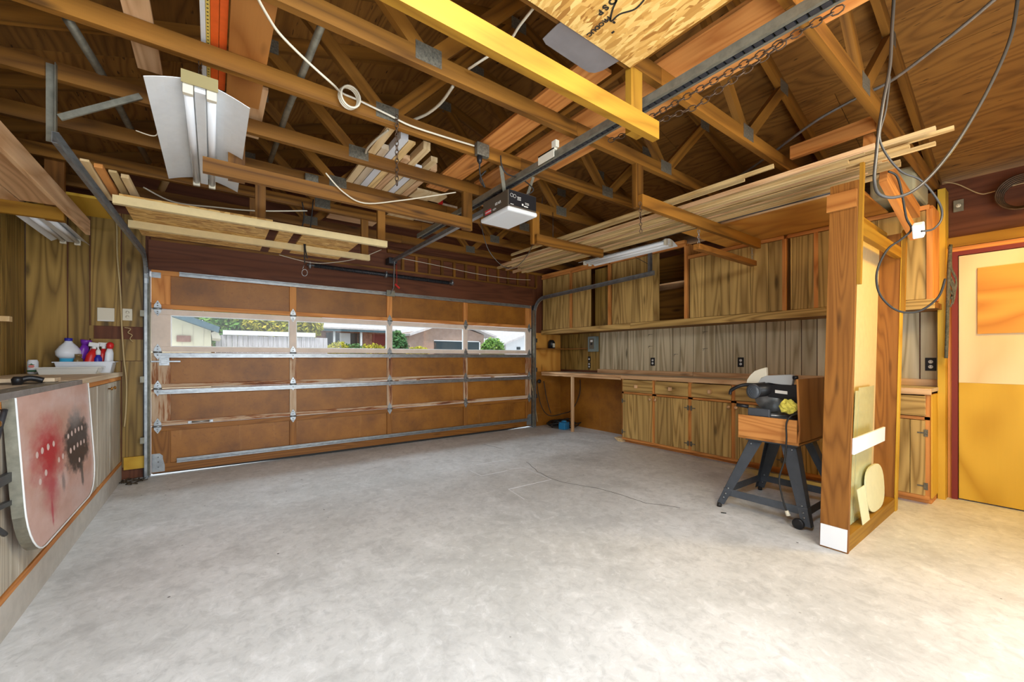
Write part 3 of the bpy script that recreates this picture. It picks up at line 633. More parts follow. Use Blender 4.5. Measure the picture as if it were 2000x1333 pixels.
# ================================================================== SHOP LIGHTS
def shop_light(x, y0, y1, z, label, hw=.14, tilt=0.0, hang=(2.49, 3.10)):
    t = root('shop_light', (x, (y0+y1)/2, z)); tag(t, label, 'tube light', 'twin tube shop lights')
    def refl(m):
        sec = []
        for k in range(13):
            u = -1+k/6.0; sec.append((u*hw, .055*(1-min(1, abs(u))**1.6) - .0))
        th = .003
        for a, b in zip(sec[:-1], sec[1:]):
            m._add([(x+a[0], y0, z+a[1]), (x+b[0], y0, z+b[1]), (x+b[0], y1, z+b[1]), (x+a[0], y1, z+a[1]),
                    (x+a[0], y0, z+a[1]+th), (x+b[0], y0, z+b[1]+th), (x+b[0], y1, z+b[1]+th), (x+a[0], y1, z+a[1]+th)],
                   [(0, 3, 2, 1), (4, 5, 6, 7), (0, 1, 5, 4), (2, 3, 7, 6), (1, 2, 6, 5), (3, 0, 4, 7)], None, .5)
    part(t, 'reflector', M['white'], refl)
    part(t, 'ballast_cover', M['white'], lambda m: m.box((x-.022, y0+.01, z+.008), (x+.022, y1-.01, z+.056)), .004)
    for s in (-1, 1):
        part(t, 'lamp_tube', M['tube'], lambda m: m.tube([(x+s*.045, y0+.03, z+.012), (x+s*.045, y1-.03, z+.012)], .018, 14))
        [part(t, 'tube_holder', M['offwhite'], lambda m: m.box((x+s*.045-.02, yy, z-.015), (x+s*.045+.02, yy+.028, z+.05)), .003) for yy in (y0, y1-.028)]
        if hang: part(t, 'chain', M['rust'], lambda m: [chain(m, (x, yy, z+.05), (x, yy, ZC+.004)) for yy in hang])
    return t
L1 = shop_light(-.05, 2.43, 3.72, 2.45, 'nearer white twin tube light hung at the upper left', .20)
part(L1, 'hanging_plate', M['olive'], lambda m: m.box((-.12, 2.418, 2.475), (.02, 2.422, 2.535)))
shop_light(3.84, 2.45, 3.62, 2.38, 'white twin tube light beside the moulding pile, before the upper cupboards', .15)
shop_light(-1.04, 4.44, 5.35, 2.235, 'old twin tube light under the hung left shelf', .12, hang=(4.94,))

# ================================================================== MOULDING PILE
names = ['first', 'second', 'third', 'fourth', 'fifth', 'sixth', 'seventh', 'eighth', 'ninth', 'tenth', 'eleventh', 'twelfth', 'thirteenth', 'fourteenth']
zt0 = 2.402
xs_ = [2.86, 2.93, 3.07, 3.12, 3.165, 3.22, 3.27, 3.31, 3.36, 3.41, 3.46, 3.505, 3.55, 3.60]
for i in range(14):
    x = xs_[i]; y1 = 4.55+random.uniform(-.25, .2); y0 = .50+random.uniform(-.05, .35)
    if i == 0: y0, y1 = 1.1, 3.9
    if i == 1: y0, y1 = 1.3, 3.2
    wd = random.choice([.016, .024, .032]); hh = random.choice([.010, .018, .03]); sk = random.uniform(-.035, .035)
    m = MB(); m.beam((x-sk, y0, zt0+hh/2), (x+sk*.3, y1, zt0+hh/2), wd, hh); m.beam((x-sk-wd*.2, y0, zt0+hh+.004), (x+sk*.3-wd*.2, y1, zt0+hh+.004), wd*.45, .008)
    tag(m.build('wood_moulding', M['moulding' if i % 4 != 2 else 'bench'], None), 'long wood moulding on the hung beams, %s strip counted from the opener side' % names[i], 'moulding', 'mouldings piled overhead')
for i in range(6):
    x = 3.12+i*.075; z = zt0+.035; y0 = [.42, .36, .8, .45, .7, 1.2][i]; y1 = 4.2-.25*i
    m = MB(); m.beam((x+.05, y0, z+.010), (x-.03, y1, z+.010), .03, .018); tag(m.build('wood_moulding', M['moulding' if i % 2 else 'pine'], None), 'long strip on top of the moulding pile, %s of the upper layer from the opener side' % names[i], 'moulding', 'mouldings on top of the pile')
m = MB(); m.tube([(3.66, .95, 2.412), (3.62, 3.0, 2.412)], .011, 10); tag(m.build('grey_conduit', M['grey_wire'], None), 'grey tube along the right edge of the moulding pile', 'pipe')
m = MB(); m.tube([(3.70, .93, 2.415), (3.70, 1.85, 2.412)], .013, 10); tag(m.build('brown_pole', M['bench'], None), 'round brown pole under the right edge of the moulding pile', 'pole')
# golden plywood sheet on the loft frame above the cupboards
board('loft_plywood', 'golden plywood sheet lying flat under the mouldings, above the cupboards', 'ply_orange', (3.55, .90, 2.43), (4.70, 2.25, 2.445), 'plywood', long=1)

# ================================================================== GARAGE DOOR (sectional, glazed third row)
YD = 5.43
gd = root('garage_door', (1.95, YD, 0)); tag(gd, 'wide brown sectional garage door with a row of four windows', 'garage door')
ZJ = [0.025, .50, .88, 1.25, 1.69, 2.085]
SX = [DX0, .765, 1.93, 3.11, DX1]
for k in range(5):
    z0, z1 = ZJ[k]+.003, ZJ[k+1]-.003; glaz = (k == 3)
    fm = 'frame_paint' if glaz else 'weather'
    sec = root('door_section', (1.95, YD, z0)); sec.parent = gd; sec.location = Vector((1.95, YD, z0))-ORG[gd.name]
    sec['label'] = ['bottom door section', 'second door section from the floor', 'third door section from the floor', 'glazed door section', 'top door section'][k]
    rw = .055 if not glaz else .06
    top = .05 if not glaz else .055; bot = .045 if not glaz else .055
    if k == 0: bot = .09
    def fr(m, fm=fm):
        m.box((DX0, YD, z1-top), (DX1, YD+.045, z1)); m.box((DX0, YD, z0), (DX1, YD+.045, z0+bot))
        for i, x in enumerate(SX):
            h = .105 if i in (0, 4) else .032
            a, b = (x, x+.15) if i == 0 else ((x-.12, x) if i == 4 else (x-.035, x+.035))
            m.box((a, YD-.001, z0+bot), (b, YD+.044, z1-top), None, 2)
    mm = M['fir_red'] if k == 4 else (M['fir_brown'] if k == 0 else M[fm])
    part(sec, 'frame', mm, fr, .002)
    for i in range(4):
        a = SX[i]+(.15 if i == 0 else .035); b = SX[i+1]-(.12 if i == 3 else .035)
        if glaz:
            part(sec, 'pane', M['glass'], lambda m: m.box((a, YD+.02, z0+bot), (b, YD+.024, z1-top)))
            part(sec, 'glazing_bead', M['white'], lambda m: (m.box((a, YD+.012, z0+bot), (b, YD+.034, z0+bot+.008)), m.box((a, YD+.012, z1-top-.008), (b, YD+.034, z1-top)), m.box((a, YD+.012, z0+bot+.008), (a+.008, YD+.034, z1-top-.008)), m.box((b-.008, YD+.012, z0+bot+.008), (b, YD+.034, z1-top-.008))))
        else:
            part(sec, 'infill_panel', M['hardboard'], lambda m: m.box((a, YD+.022, z0+bot), (b, YD+.03, z1-top)))
def strut(z, x0, x1, h=.05):
    def f(m):
        m.box((x0, YD-.0035, z), (x1, YD-.001, z+h)); m.box((x0, YD-.028, z), (x1, YD-.0035, z+.003)); m.box((x0, YD-.028, z+h-.003), (x1, YD-.0035, z+h)); m.box((x0, YD-.029, z), (x1, YD-.026, z+.012)); m.box((x0, YD-.029, z+h-.012), (x1, YD-.026, z+h))
    return f
for z, a, b in ((2.032, DX0+.22, DX1-.03), (1.195, DX0+.04, DX1-.02), (.825, DX0+.04, DX1-.02), (.115, DX0+.20, DX1-.1)):
    part(gd, 'strut', M['galv'], strut(z, a, b, .045))
for jz in ZJ[1:5]:
    for i, x in enumerate(SX):
        xc = x+.05 if i == 0 else (x-.05 if i == 4 else x)
        def hg(m):
            m.prism([(xc-.028, YD-.003, jz+.006), (xc-.028, YD-.003, jz+.035), (xc, YD-.003, jz+.085), (xc+.028, YD-.003, jz+.035), (xc+.028, YD-.003, jz+.006)], (0, -.003, 0))
            m.prism([(xc-.028, YD-.003, jz-.006), (xc+.028, YD-.003, jz-.006), (xc+.028, YD-.003, jz-.03), (xc, YD-.003, jz-.075), (xc-.028, YD-.003, jz-.03)], (0, -.003, 0))
            m.tube([(xc-.034, YD-.012, jz), (xc+.034, YD-.012, jz)], .009, 8)
            for zz in (.03, .055, -.03, -.05): m.lathe((xc, YD-.006, jz+zz), [(.006, 0), (.006, .004), (.003, .006)], 8, (0, -1, 0))
        part(gd, 'hinge', M['galv'], hg)
for s, x in ((1, DX0+.005), (-1, DX1-.005)):
    part(gd, 'corner_bracket', M['galv'], lambda m: (m.prism([(x, YD-.002, .04), (x+s*.10, YD-.002, .04), (x+s*.10, YD-.002, .10), (x+s*.085, YD-.002, .17), (x+s*.085, YD-.002, .20), (x+s*.06, YD-.002, .225), (x, YD-.002, .225)], (0, -.003, 0)), [m.lathe((x+s*.05, YD-.005, z), [(.006, 0), (.006, .005)], 8, (0, -1, 0)) for z in (.09, .14, .19)]))
part(gd, 'top_bracket', M['galv'], lambda m: m.box((DX0+.0, YD-.006, 2.0), (DX0+.075, YD-.002, 2.055)))
sl = part(gd, 'slide_bolt', M['galv'], lambda m: (m.box((DX0+.06, YD-.006, 1.115), (DX0+.14, YD-.002, 1.195)), m.box((DX0-.01, YD-.016, 1.148), (DX0+.23, YD-.008, 1.164)), m.box((DX0+.075, YD-.018, 1.135), (DX0+.125, YD-.006, 1.178))), .001)
part(gd, 'pull_handle', M['galv'], lambda m: (m.box((DX0+.29, YD-.018, .508), (DX0+.32, YD-.001, .532)), m.box((DX0+.47, YD-.018, .508), (DX0+.50, YD-.001, .532)), m.tube([(DX0+.31, YD-.012, .52), (DX0+.48, YD-.012, .52)], .007, 8)))
part(gd, 'arm_bracket', M['galv_dull'], lambda m: (m.box((1.875, YD-.045, 2.02), (1.985, YD-.03, 2.10)), m.box((1.89, YD-.05, 2.03), (1.90, YD-.001, 2.09)), m.box((1.96, YD-.05, 2.03), (1.97, YD-.001, 2.09))))
part(gd, 'bottom_seal', M['rubber'], lambda m: m.prism([(DX0+.01, YD+.01, .020), (.80, YD+.01, .003), (DX1-.55, YD+.01, .003), (DX1-.01, YD+.01, .022), (DX1-.01, YD+.01, .028), (DX0+.01, YD+.01, .028)], (0, .03, 0)))
# tracks
def track(side, x, yend, zend, lab, xend=None):
    t = root('door_track', (x, YD-.04, 0)); tag(t, lab, 'track', 'galvanised tracks of the garage door')
    pts = [V(x, YD-.05, .01), V(x, YD-.05, 1.93)]
    for k in range(1, 9):
        a = k/8*math.pi/2; pts.append(V(x, YD-.05-.26*(1-math.cos(a)), 1.93+.26*math.sin(a)))
    pts.append(V(x if xend is None else xend, yend, zend))
    def prof(m):
        sec = [(-.028, -.012), (-.028, .012), (.026, .012), (.026, -.008)]
        for a, b in zip(pts[:-1], pts[1:]):
            d = (b-a).normalized(); nr = V(0, -d.z, d.y).normalized()          # inward normal in the yz plane
            sx = side
            for (u0, v0), (u1, v1) in zip(sec[:-1], sec[1:]):
                # u across the track (normal), v sideways
                p0 = a+nr*u0+V(sx*v0, 0, 0); p1 = a+nr*u1+V(sx*v1, 0, 0); q0 = b+nr*u0+V(sx*v0, 0, 0); q1 = b+nr*u1+V(sx*v1, 0, 0)
                if abs(u0-u1) > abs(v0-v1): c = (p0+p1+q0+q1)/4; m.obox(c, (b-a)/2*1.01, nr*abs(u1-u0)/2, V(.0015, 0, 0))
                else: c = (p0+p1+q0+q1)/4; m.obox(c, (b-a)/2*1.01, nr*.0015, V(abs(v1-v0)/2, 0, 0))
    part(t, 'rail', M['galv'], prof)
    part(t, 'side_angle', M['galv_dull'], lambda m: (m.box((x-side*.03, YD-.09, .02), (x-side*.026, YD-.02, 2.0)), m.box((x-side*.03, YD-.024, .02), (x+side*.01, YD-.02, 2.0))))
    return t, pts
t, pts = track(-1, DX0-.03, 2.98, 2.29, 'shiny door track left of the garage door, curving back overhead', -.63)
h0 = V(DX0-.05, 2.60, 2.13)
part(t, 'hanger', M['galv_dull'], lambda m: (m.box((-.685, 3.07, 2.30), (-.645, 3.073, 2.70)), m.box((-.648, 3.04, 2.30), (-.645, 3.07, 2.70))))
part(t, 'brace', M['galv_dull'], lambda m: m.beam(P(116, 230, y=3.06), P(275, 188, y=3.06), .012, .03))
for z in (.35, .95, 1.6): part(t, 'bracket', M['galv_dull'], lambda m: m.box((DX0-.075, YD-.07, z), (DX0-.03, YD-.01, z+.06)))
t, pts = track(1, DX1+.03, 3.05, 2.25, 'shiny door track right of the garage door, running back below the mouldings')
part(t, 'hanger', M['galv'], lambda m: (m.box((DX1+.04, 3.10, 2.26), (DX1+.08, 3.103, 2.60)), m.box((DX1+.04, 3.10, 2.26), (DX1+.043, 3.14, 2.60))))
part(t, 'brace', M['dark_steel'], lambda m: m.beam((DX1+.06, 3.11, 2.36), (DX1-.02, 3.42, 2.58), .02, .006))
for z in (.5, .95, 1.45): part(t, 'bracket', M['dark_steel'], lambda m: m.box((DX1+.03, YD-.07, z), (DX1+.075, YD-.01, z+.07)))

# torsion spring above the header
t = root('torsion_spring', (2.0, YD-.07, 2.30)); tag(t, 'dark coiled torsion spring on the header over the garage door', 'spring')
def spg(m):
    n = 110; pts = [V(.98+1.72*i/n/1.0, YD-.09, 2.30) for i in (0, n)]
    m.tube([(.98, YD-.09, 2.30), (2.78, YD-.09, 2.285)], .022, 12)
    for i in range(90): x = .99+i*.02; z = 2.30-(x-.98)*.0083; m.tube([(x+.006*math.sin(a)*.3, YD-.09+.026*math.cos(a), z+.026*math.sin(a)) for a in [k*math.pi/4 for k in range(9)]], .0035, 4, cap=False)
part(t, 'coil', M['dark_steel'], spg)
part(t, 'shaft', M['galv'], lambda m: m.tube([(.90, YD-.09, 2.30), (2.86, YD-.09, 2.284)], .012, 8))
for x in (.93, 1.85, 2.83): part(t, 'bearing_plate', M['galv'], lambda m: (m.box((x-.004, YD-.115, 2.255), (x+.004, YD-.035, 2.335)), m.lathe((x-.012, YD-.09, 2.296), [(.032, 0), (.032, .024)], 14, (1, 0, 0))))

# ================================================================== OPENERS
t = root('old_opener_rail', (1.86, 2.4, 2.54)); tag(t, 'long dark opener rail with chain running overhead towards the door', 'rail')
RX = 1.87; RZ = 2.555
part(t, 'rail', M['galv_dull'], lambda m: (m.box((RX-.033, .35, RZ+.018), (RX+.033, 4.3, RZ+.022)), m.box((RX-.033, .35, RZ-.018), (RX-.029, 4.3, RZ+.018)), m.box((RX+.029, .35, RZ-.018), (RX+.033, 4.3, RZ+.018)), m.box((RX-.033, .35, RZ-.022), (RX-.016, 4.3, RZ-.018)), m.box((RX+.016, .35, RZ-.022), (RX+.033, 4.3, RZ-.018))))
part(t, 'drive_chain', M['dark_steel'], lambda m: [m.box((RX-.014, .4+k*.04, RZ-.024), (RX+.014, .43+k*.04, RZ-.010)) for k in range(96)])
part(t, 'bracket', M['offwhite'], lambda m: (m.box((RX-.06, 2.0, RZ+.02), (RX+.05, 2.16, RZ+.03)), m.box((RX-.06, 2.0, RZ-.03), (RX-.055, 2.16, RZ+.03)), m.box((RX-.06, 1.98, RZ+.03), (RX-.03, 2.02, RZ+.075))))
part(t, 'slack_chain', M['rust'], lambda m: (chain(m, (RX+.05, .5, RZ-.03), (RX+.05, 1.45, RZ-.05), .045, .003), chain(m, (RX+.07, .7, RZ-.03), (RX+.08, 1.1, RZ-.10), .045, .003), chain(m, (RX+.08, 1.1, RZ-.10), (RX+.04, 1.62, RZ-.06), .045, .003)))
part(t, 'release_handle', M['red'], lambda m: m.box((RX-.05, 1.40, RZ-.07), (RX-.03, 1.425, RZ+.03)), .004)
t = root('garage_door_opener', (1.93, 2.75, 2.3)); tag(t, 'dark garage door opener with white lens hanging from the ceiling', 'door opener')
OX0, OX1, OY0, OY1, OZ0, OZ1 = 1.80, 2.08, 2.50, 2.86, 2.315, 2.48
# the head is turned so that its printed face looks at the left and its side at the camera
part(t, 'case', M['opener'], lambda m: m.box((OX0, OY0, OZ0+.035), (OX1, OY1, OZ1)), .01)
part(t, 'side_label', M['black'], lambda m: m.box((OX0+.008, OY0-.0025, OZ0+.045), (OX1-.008, OY0, OZ1-.008)))
part(t, 'lens', M['lens'], lambda m: (m.box((OX0-.006, OY0-.006, OZ0), (OX1+.006, OY1+.03, OZ0+.036))), .014)
part(t, 'label', M['red_label'], lambda m: m.box((OX0-.002, OY1-.125, OZ0+.045), (OX0, OY1-.04, OZ0+.080)))
text_mesh('CRAFTSMAN', .0155, t, M['white_ink'], (OX0-.0025, OY1-.043, OZ0+.057), (0, -1, 0), (0, 0, 1))
text_mesh('1/2 H.P.', .027, t, M['white_ink'], (OX0-.0005, OY1-.18, OZ0+.085), (0, -1, 0), (0, 0, 1), bold=.0006)
text_mesh('o )( o', .02, t, M['white_ink'], (OX0-.0005, OY1-.15, OZ0+.055), (0, -1, 0), (0, 0, 1))
part(t, 'warning_symbols', M['white_ink'], lambda m: [m.tube([V(cx+.013*math.cos(a), OY0-.003, cz+.013*math.sin(a)) for a in [k*math.pi/8 for k in range(17)]], .0012, 4, cap=False) for cx, cz in ((OX0+.032, OZ1-.045), (OX0+.060, OZ1-.047))]
     + [m.box((x0, OY0-.0032, z0), (x1, OY0-.002, z1)) for x0, x1, z0, z1 in ((OX0+.085, OX0+.12, OZ1-.05, OZ1-.046), (OX0+.085, OX0+.12, OZ1-.06, OZ1-.057), (OX0+.085, OX0+.12, OZ1-.07, OZ1-.067), (OX0+.02, OX0+.05, OZ0+.05, OZ0+.054), (OX0+.16, OX0+.20, OZ0+.075, OZ0+.078), (OX0+.16, OX0+.20, OZ0+.085, OZ0+.088), (OX0+.15, OX0+.19, OZ0+.055, OZ0+.063), (OX0+.13, OX0+.145, OZ0+.06, OZ0+.075))])
part(t, 'rail', M['galv'], lambda m: (m.box((1.905, OY1, 2.46), (1.945, 5.33, 2.463)), m.box((1.905, OY1, 2.463), (1.909, 5.33, 2.50)), m.box((1.941, OY1, 2.463), (1.945, 5.33, 2.50))))
part(t, 'hanger_strap', M['galv_dull'], lambda m: m.beam((1.84, 2.6, 2.48), (1.72, 2.49, 2.68), .028, .004))
part(t, 'hanger_strap', M['galv_dull'], lambda m: m.beam((2.05, 2.6, 2.48), (2.06, 2.49, 2.68), .028, .004))
part(t, 'power_cord', M['rubber'], lambda m: m.tube(smooth_path([(1.98, 2.5, 2.47), (2.03, 2.48, 2.52), (1.9, 2.46, 2.56), (1.75, 2.44, 2.55), (1.70, 2.44, 2.60), (1.69, 2.44, 2.67)]), .005, 7))
part(t, 'header_bracket', M['dark_steel'], lambda m: (m.box((1.87, 5.28, 2.44), (1.98, 5.42, 2.52)),), .004)
part(t, 'door_arm', M['galv'], lambda m: (m.beam((1.93, 5.26, 2.46), (1.93, 5.29, 2.12), .026, .006, up=(1, 0, 0)), m.beam((1.93, 5.29, 2.125), (1.93, 5.385, 2.06), .026, .006, up=(1, 0, 0))))
part(t, 'release_cord', M['red'], lambda m: (m.tube([(1.97, 5.28, 2.45), (1.975, 5.28, 2.17)], .003, 6), m.beam((1.95, 5.28, 2.17), (2.01, 5.28, 2.12), .015, .02)))
# ceiling outlet box beside the opener
t = root('junction_box', tuple(P(940, 300, y=2.46))); tag(t, 'grey junction box with black plug on the truss left of the opener', 'junction box')
q = P(940, 295, y=2.455)
part(t, 'box', M['plate'], lambda m: m.box((q.x-.05, q.y-.03, q.z-.045), (q.x+.05, q.y+.01, q.z+.045)), .005)
part(t, 'plug', M['black'], lambda m: m.lathe((q.x-.02, q.y-.01, q.z-.10), [(.008, 0), (.018, .015), (.02, .05)], 10))
part(t, 'cord', M['rubber'], lambda m: m.tube(smooth_path([(q.x-.02, q.y-.01, q.z-.1), (q.x-.01, q.y, q.z-.17), (q.x+.03, q.y+.0, q.z-.25), (q.x+.0, q.y+.02, q.z-.19), (q.x+.04, q.y, q.z-.13)]), .005, 6))
q2 = P(608, 352, y=3.68)
t = root('junction_box', tuple(q2)); tag(t, 'grey box with bulb sockets on the hung beam above the looped cord', 'junction box')
part(t, 'box', M['plate'], lambda m: m.box((q2.x-.05, q2.y-.03, q2.z-.05), (q2.x+.05, q2.y+.01, q2.z+.04)), .005)
part(t, 'socket', M['black'], lambda m: (m.lathe((q2.x-.025, q2.y-.015, q2.z-.10), [(.014, 0), (.018, .05)], 10), m.lathe((q2.x+.025, q2.y-.015, q2.z-.10), [(.014, 0), (.018, .05)], 10)))

# ================================================================== RIGHT HAND BENCH
XF = 4.64
wt = root('workbench_top', (4.87, 3.0, .90)); tag(wt, 'long worn wooden worktop along the right wall', 'worktop')
part(wt, 'top', M['bench_top'], lambda m: m.box((XF+.02, .64, .915), (XR-.004, YW-.01, .945), .5, 1))
part(wt, 'front_edge', M['bench'], lambda m: (m.box((XF-.01, .64, .895), (XF+.019, 3.72, .945)), m.box((XF-.01, 3.725, .915), (XF+.019, YW-.01, .945)), m.box((XF-.004, 3.725, .88), (XF+.016, YW-.01, .912))), .003)
part(wt, 'splashback', M['bench'], lambda m: (m.box((XR-.022, .64, .946), (XR-.002, 2.9, 1.005)), m.box((XR-.022, 2.905, .946), (XR-.002, 4.55, 1.005))), .003)
part(wt, 'leg', M['bench'], lambda m: m.box((XF+.0, 4.68, 0), (XF+.04, 4.72, .88)), .003)
cols = [3.71, 3.19, 2.69, 2.18, 1.68, 1.18, .65]
for i in range(6):
    ya, yb = cols[i+1], cols[i]
    t = root('base_cupboard', (4.87, (ya+yb)/2, 0)); tag(t, ['oak-look base cupboard at the left end of the bench', 'second oak-look base cupboard from the knee space', 'third oak-look base cupboard from the knee space', 'base cupboard behind the saw stand legs', 'base cupboard hidden behind the saw box', 'base cupboard at the right end by the pale door'][i], 'cupboard', 'base cupboards under the bench')
    part(t, 'body', M['fir_red'], lambda m: (m.box((XF+.02, ya, .055), (XR-.02, ya+.016, .893)), m.box((XF+.02, yb-.016, .055), (XR-.02, yb-.001, .893)), m.box((XF+.02, ya+.016, .055), (XR-.02, yb-.016, .075)), m.box((XF+.012, ya, .045), (XF+.03, yb-.001, .075)), m.box((XF+.012, ya, .69), (XF+.03, yb-.001, .715)), m.box((XF+.012, ya, .075), (XF+.03, ya+.03, .893)), m.box((XF+.012, yb-.03, .075), (XF+.03, yb-.001, .893)), m.box((XF+.08, ya, 0), (XR-.03, yb-.001, .055))))
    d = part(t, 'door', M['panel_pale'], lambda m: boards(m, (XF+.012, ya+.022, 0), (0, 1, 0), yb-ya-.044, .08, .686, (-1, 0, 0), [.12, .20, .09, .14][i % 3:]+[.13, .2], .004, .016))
    kb = ya+.04 if i % 2 == 0 else yb-.04
    kx = M['bench']
    part(d, 'knob', M['bench'], lambda m: m.lathe((XF-.004, kb, .645), [(.010, 0), (.010, .012), (.019, .018), (.017, .032), (.008, .036)], 12, (-1, 0, 0)))
    hy = yb-.02 if i % 2 == 0 else ya+.02
    [part(d, 'hinge', M['plate'], lambda m: (m.box((XF-.008, hy-.05 if i % 2 == 0 else hy-.012, z), (XF-.004, hy+.012 if i % 2 == 0 else hy+.05, z+.012)), m.box((XF-.010, hy-.012, z-.022), (XF-.004, hy+.012, z+.034)))) for z in (.15, .58)]
    dr = part(t, 'drawer', M['panel_pale'], lambda m: m.box((XF-.006, ya+.022, .722), (XF+.012, yb-.022, .885), None, 1), .003)
    part(dr, 'knob', M['bench'], lambda m: m.obox((XF-.024, (ya+yb)/2, .80), (.018, 0, 0), (0, .019, .0), (0, 0, .022)), .005)
m = MB(); m.box((4.70, .642, .05), (XR-.01, .649, .893)); tag(m.build('end_board', M['ply_gold'], None), 'golden plywood board closing the right end of the base cupboards', 'board')
for k in range(4):
    m = MB(); m.box((XF+.02-.01*k, 3.715, .0+k*.014), (XF+.13, 3.80+.01*k, .012+k*.014)); tag(m.build('shim_board', M['pine'], None), 'small pine shim under the bench corner, %s from the floor' % ['first', 'second', 'third', 'fourth'][k], 'shim', 'shims under the bench corner')

# shelf and upper cupboards
t = root('wall_shelf_band', (4.87, 3.0, 1.59)); tag(t, 'long brown shelf board running below the upper cupboards', 'shelf')
part(t, 'shelf', M['fir'], lambda m: m.box((XF+.012, .62, 1.60), (XR-.003, YW-.01, 1.645)))
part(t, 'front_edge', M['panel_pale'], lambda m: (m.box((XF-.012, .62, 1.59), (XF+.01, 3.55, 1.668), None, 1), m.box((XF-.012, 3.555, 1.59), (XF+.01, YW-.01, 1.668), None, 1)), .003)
uc = [('upper_cupboard', 4.72, 5.43, 'closed', 'first upper cupboard from the garage door'), ('upper_cupboard', 3.93, 4.70, 'half', 'upper cupboard with a recessed sliding door, second from the garage door'), ('upper_cupboard', 2.74, 3.90, 'open', 'upper cupboard standing open onto a dark interior'), ('upper_cupboard', 1.68, 2.71, 'closed', 'upper cupboard behind the chained hanging pole'), ('upper_cupboard', .65, 1.65, 'closed', 'upper cupboard nearest the tall frame, partly behind it')]
ZU = 2.585
for i, (nm, ya, yb, kd, lb) in enumerate(uc):
    zt_ = ZU if i < 3 else 2.425
    t = root(nm, (4.87, (ya+yb)/2, 1.67)); tag(t, lb, 'cupboard', 'upper cupboards on the right wall')
    part(t, 'frame', M['fir_red'], lambda m: (m.box((XF-.012, ya, zt_-.035), (XF+.03, yb, zt_)), m.box((XF-.012, ya-.02, 1.668), (XF+.03, ya+.016, zt_-.035)), m.box((XF+.03, ya-.015, 1.668), (XR-.01, ya+.002, zt_)), m.box((XF+.03, ya, 1.646), (XR-.01, yb-.02, 1.66))))
    part(t, 'back', M['fir'], lambda m: m.box((XR-.02, ya, 1.66), (XR-.008, yb-.02, zt_)))
    def doorp(a, b, dx, w_, mt='panel_pale'):
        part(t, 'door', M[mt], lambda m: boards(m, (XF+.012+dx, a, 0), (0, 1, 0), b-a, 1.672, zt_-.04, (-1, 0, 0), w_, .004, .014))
    if kd == 'closed': doorp(ya+.018, yb-.022, 0, [.13, .17, .22, .10, .19])
    elif kd == 'half': doorp(ya+.018, ya+.36, .10, [.14, .09, .12], 'panel'); doorp(ya+.36, yb-.022, 0, [.15, .2, .14])
    else:
        doorp(ya+.37, yb-.022, 0, [.09, .20, .13, .19, .12]); part(t, 'inner_shelf', M['bench'], lambda m: m.box((XF+.05, ya+.02, 2.13), (XR-.03, yb-.03, 2.15)))
m = MB(); m.box((XF-.006, 1.395, 1.67), (XF+.002-.006, 1.43, 2.425)); tag(m.build('red_strip', M['fir_red'], None), 'narrow red-orange upright strip on the upper cupboards', 'strip')
board('batten', 'orange batten along the top edge of the upper cupboards', 'fir_red', (XF-.03, 2.74, 2.587), (XF+.02, 5.40, 2.625), 'batten')

# electrical things on the right wall
def outlet(name, x, y, z, nrm, plate, face, label, w=.07, h=.115, n=2):
    nrm = Vector(nrm); sd = Vector((0, 0, 1)).cross(nrm); c = Vector((x, y, z)); t = root(name, (x, y, z-h/2)); tag(t, label, 'outlet')
    part(t, 'cover_plate', M[plate], lambda m: m.obox(c+nrm*.003, sd*w/2, Vector((0, 0, h/2)), nrm*.003), .002)
    for k in range(n):
        zz = (-.022 if k == 0 else .022) if n == 2 else 0
        rc = part(t, 'receptacle', M[face], lambda m: m.lathe(c+nrm*.006+Vector((0, 0, zz)), [(.016, 0), (.015, .003)], 16, nrm))
        part(rc, 'slots', M['ink'], lambda m: [m.obox(c+nrm*.0092+Vector((0, 0, zz+.003))+sd*s*.006, sd*.0012, Vector((0, 0, .004)), nrm*.0006) for s in (-1, 1)])
    return t
q = P(1275, 707, x=XR-.001); outlet('wall_outlet', q.x, q.y, q.z, (-1, 0, 0), 'black', 'white', 'black duplex outlet in the middle of the bench splashback wall')
q = P(1447, 708, x=XR-.001); outlet('wall_outlet', q.x, q.y, q.z, (-1, 0, 0), 'black', 'white', 'black duplex outlet on the wall above the saw')
q = P(1818, 712, x=XR-.001); outlet('wall_outlet', q.x, q.y, q.z, (-1, 0, 0), 'black', 'white', 'black duplex outlet on the panelling beside the pale door')
q = P(1151, 714, x=XR-.001); outlet('wall_outlet', q.x, q.y, q.z, (-1, 0, 0), 'black', 'white', 'black outlet strip under the breaker box', .06, .10); outlet('wall_outlet', q.x, q.y, q.z+.105, (-1, 0, 0), 'black', 'white', 'upper black switch plate under the breaker box', .06, .09, 1)
q = P(1158, 672, x=XR-.05)
t = root('breaker_box', (q.x, q.y, q.z-.12)); tag(t, 'grey green breaker box on the wall at the far end of the bench', 'breaker box')
part(t, 'cabinet', M['grey_paint'], lambda m: m.box((XR-.08, q.y-.085, q.z-.13), (XR-.002, q.y+.085, q.z+.12)), .004)
dd = part(t, 'door', M['plate'], lambda m: m.box((XR-.086, q.y-.05, q.z-.085), (XR-.081, q.y+.05, q.z+.085)), .002)
part(dd, 'inspection_label', M['white'], lambda m: m.box((XR-.088, q.y-.028, q.z+.03), (XR-.0862, q.y+.022, q.z+.062)))
part(dd, 'switch', M['black'], lambda m: (m.box((XR-.092, q.y-.02, q.z-.02), (XR-.0862, q.y+.015, q.z+.015)),))
q = P(249, 615, y=YW-.001); outlet('wall_outlet', q.x, q.y, q.z, (0, -1, 0), 'offwhite', 'offwhite', 'cream wall switch plate nearest the left door track')
q = P(207, 615, y=YW-.001); t = root('blank_plate', tuple(q)); tag(t, 'square cream cover plate on the left panelling', 'cover plate')
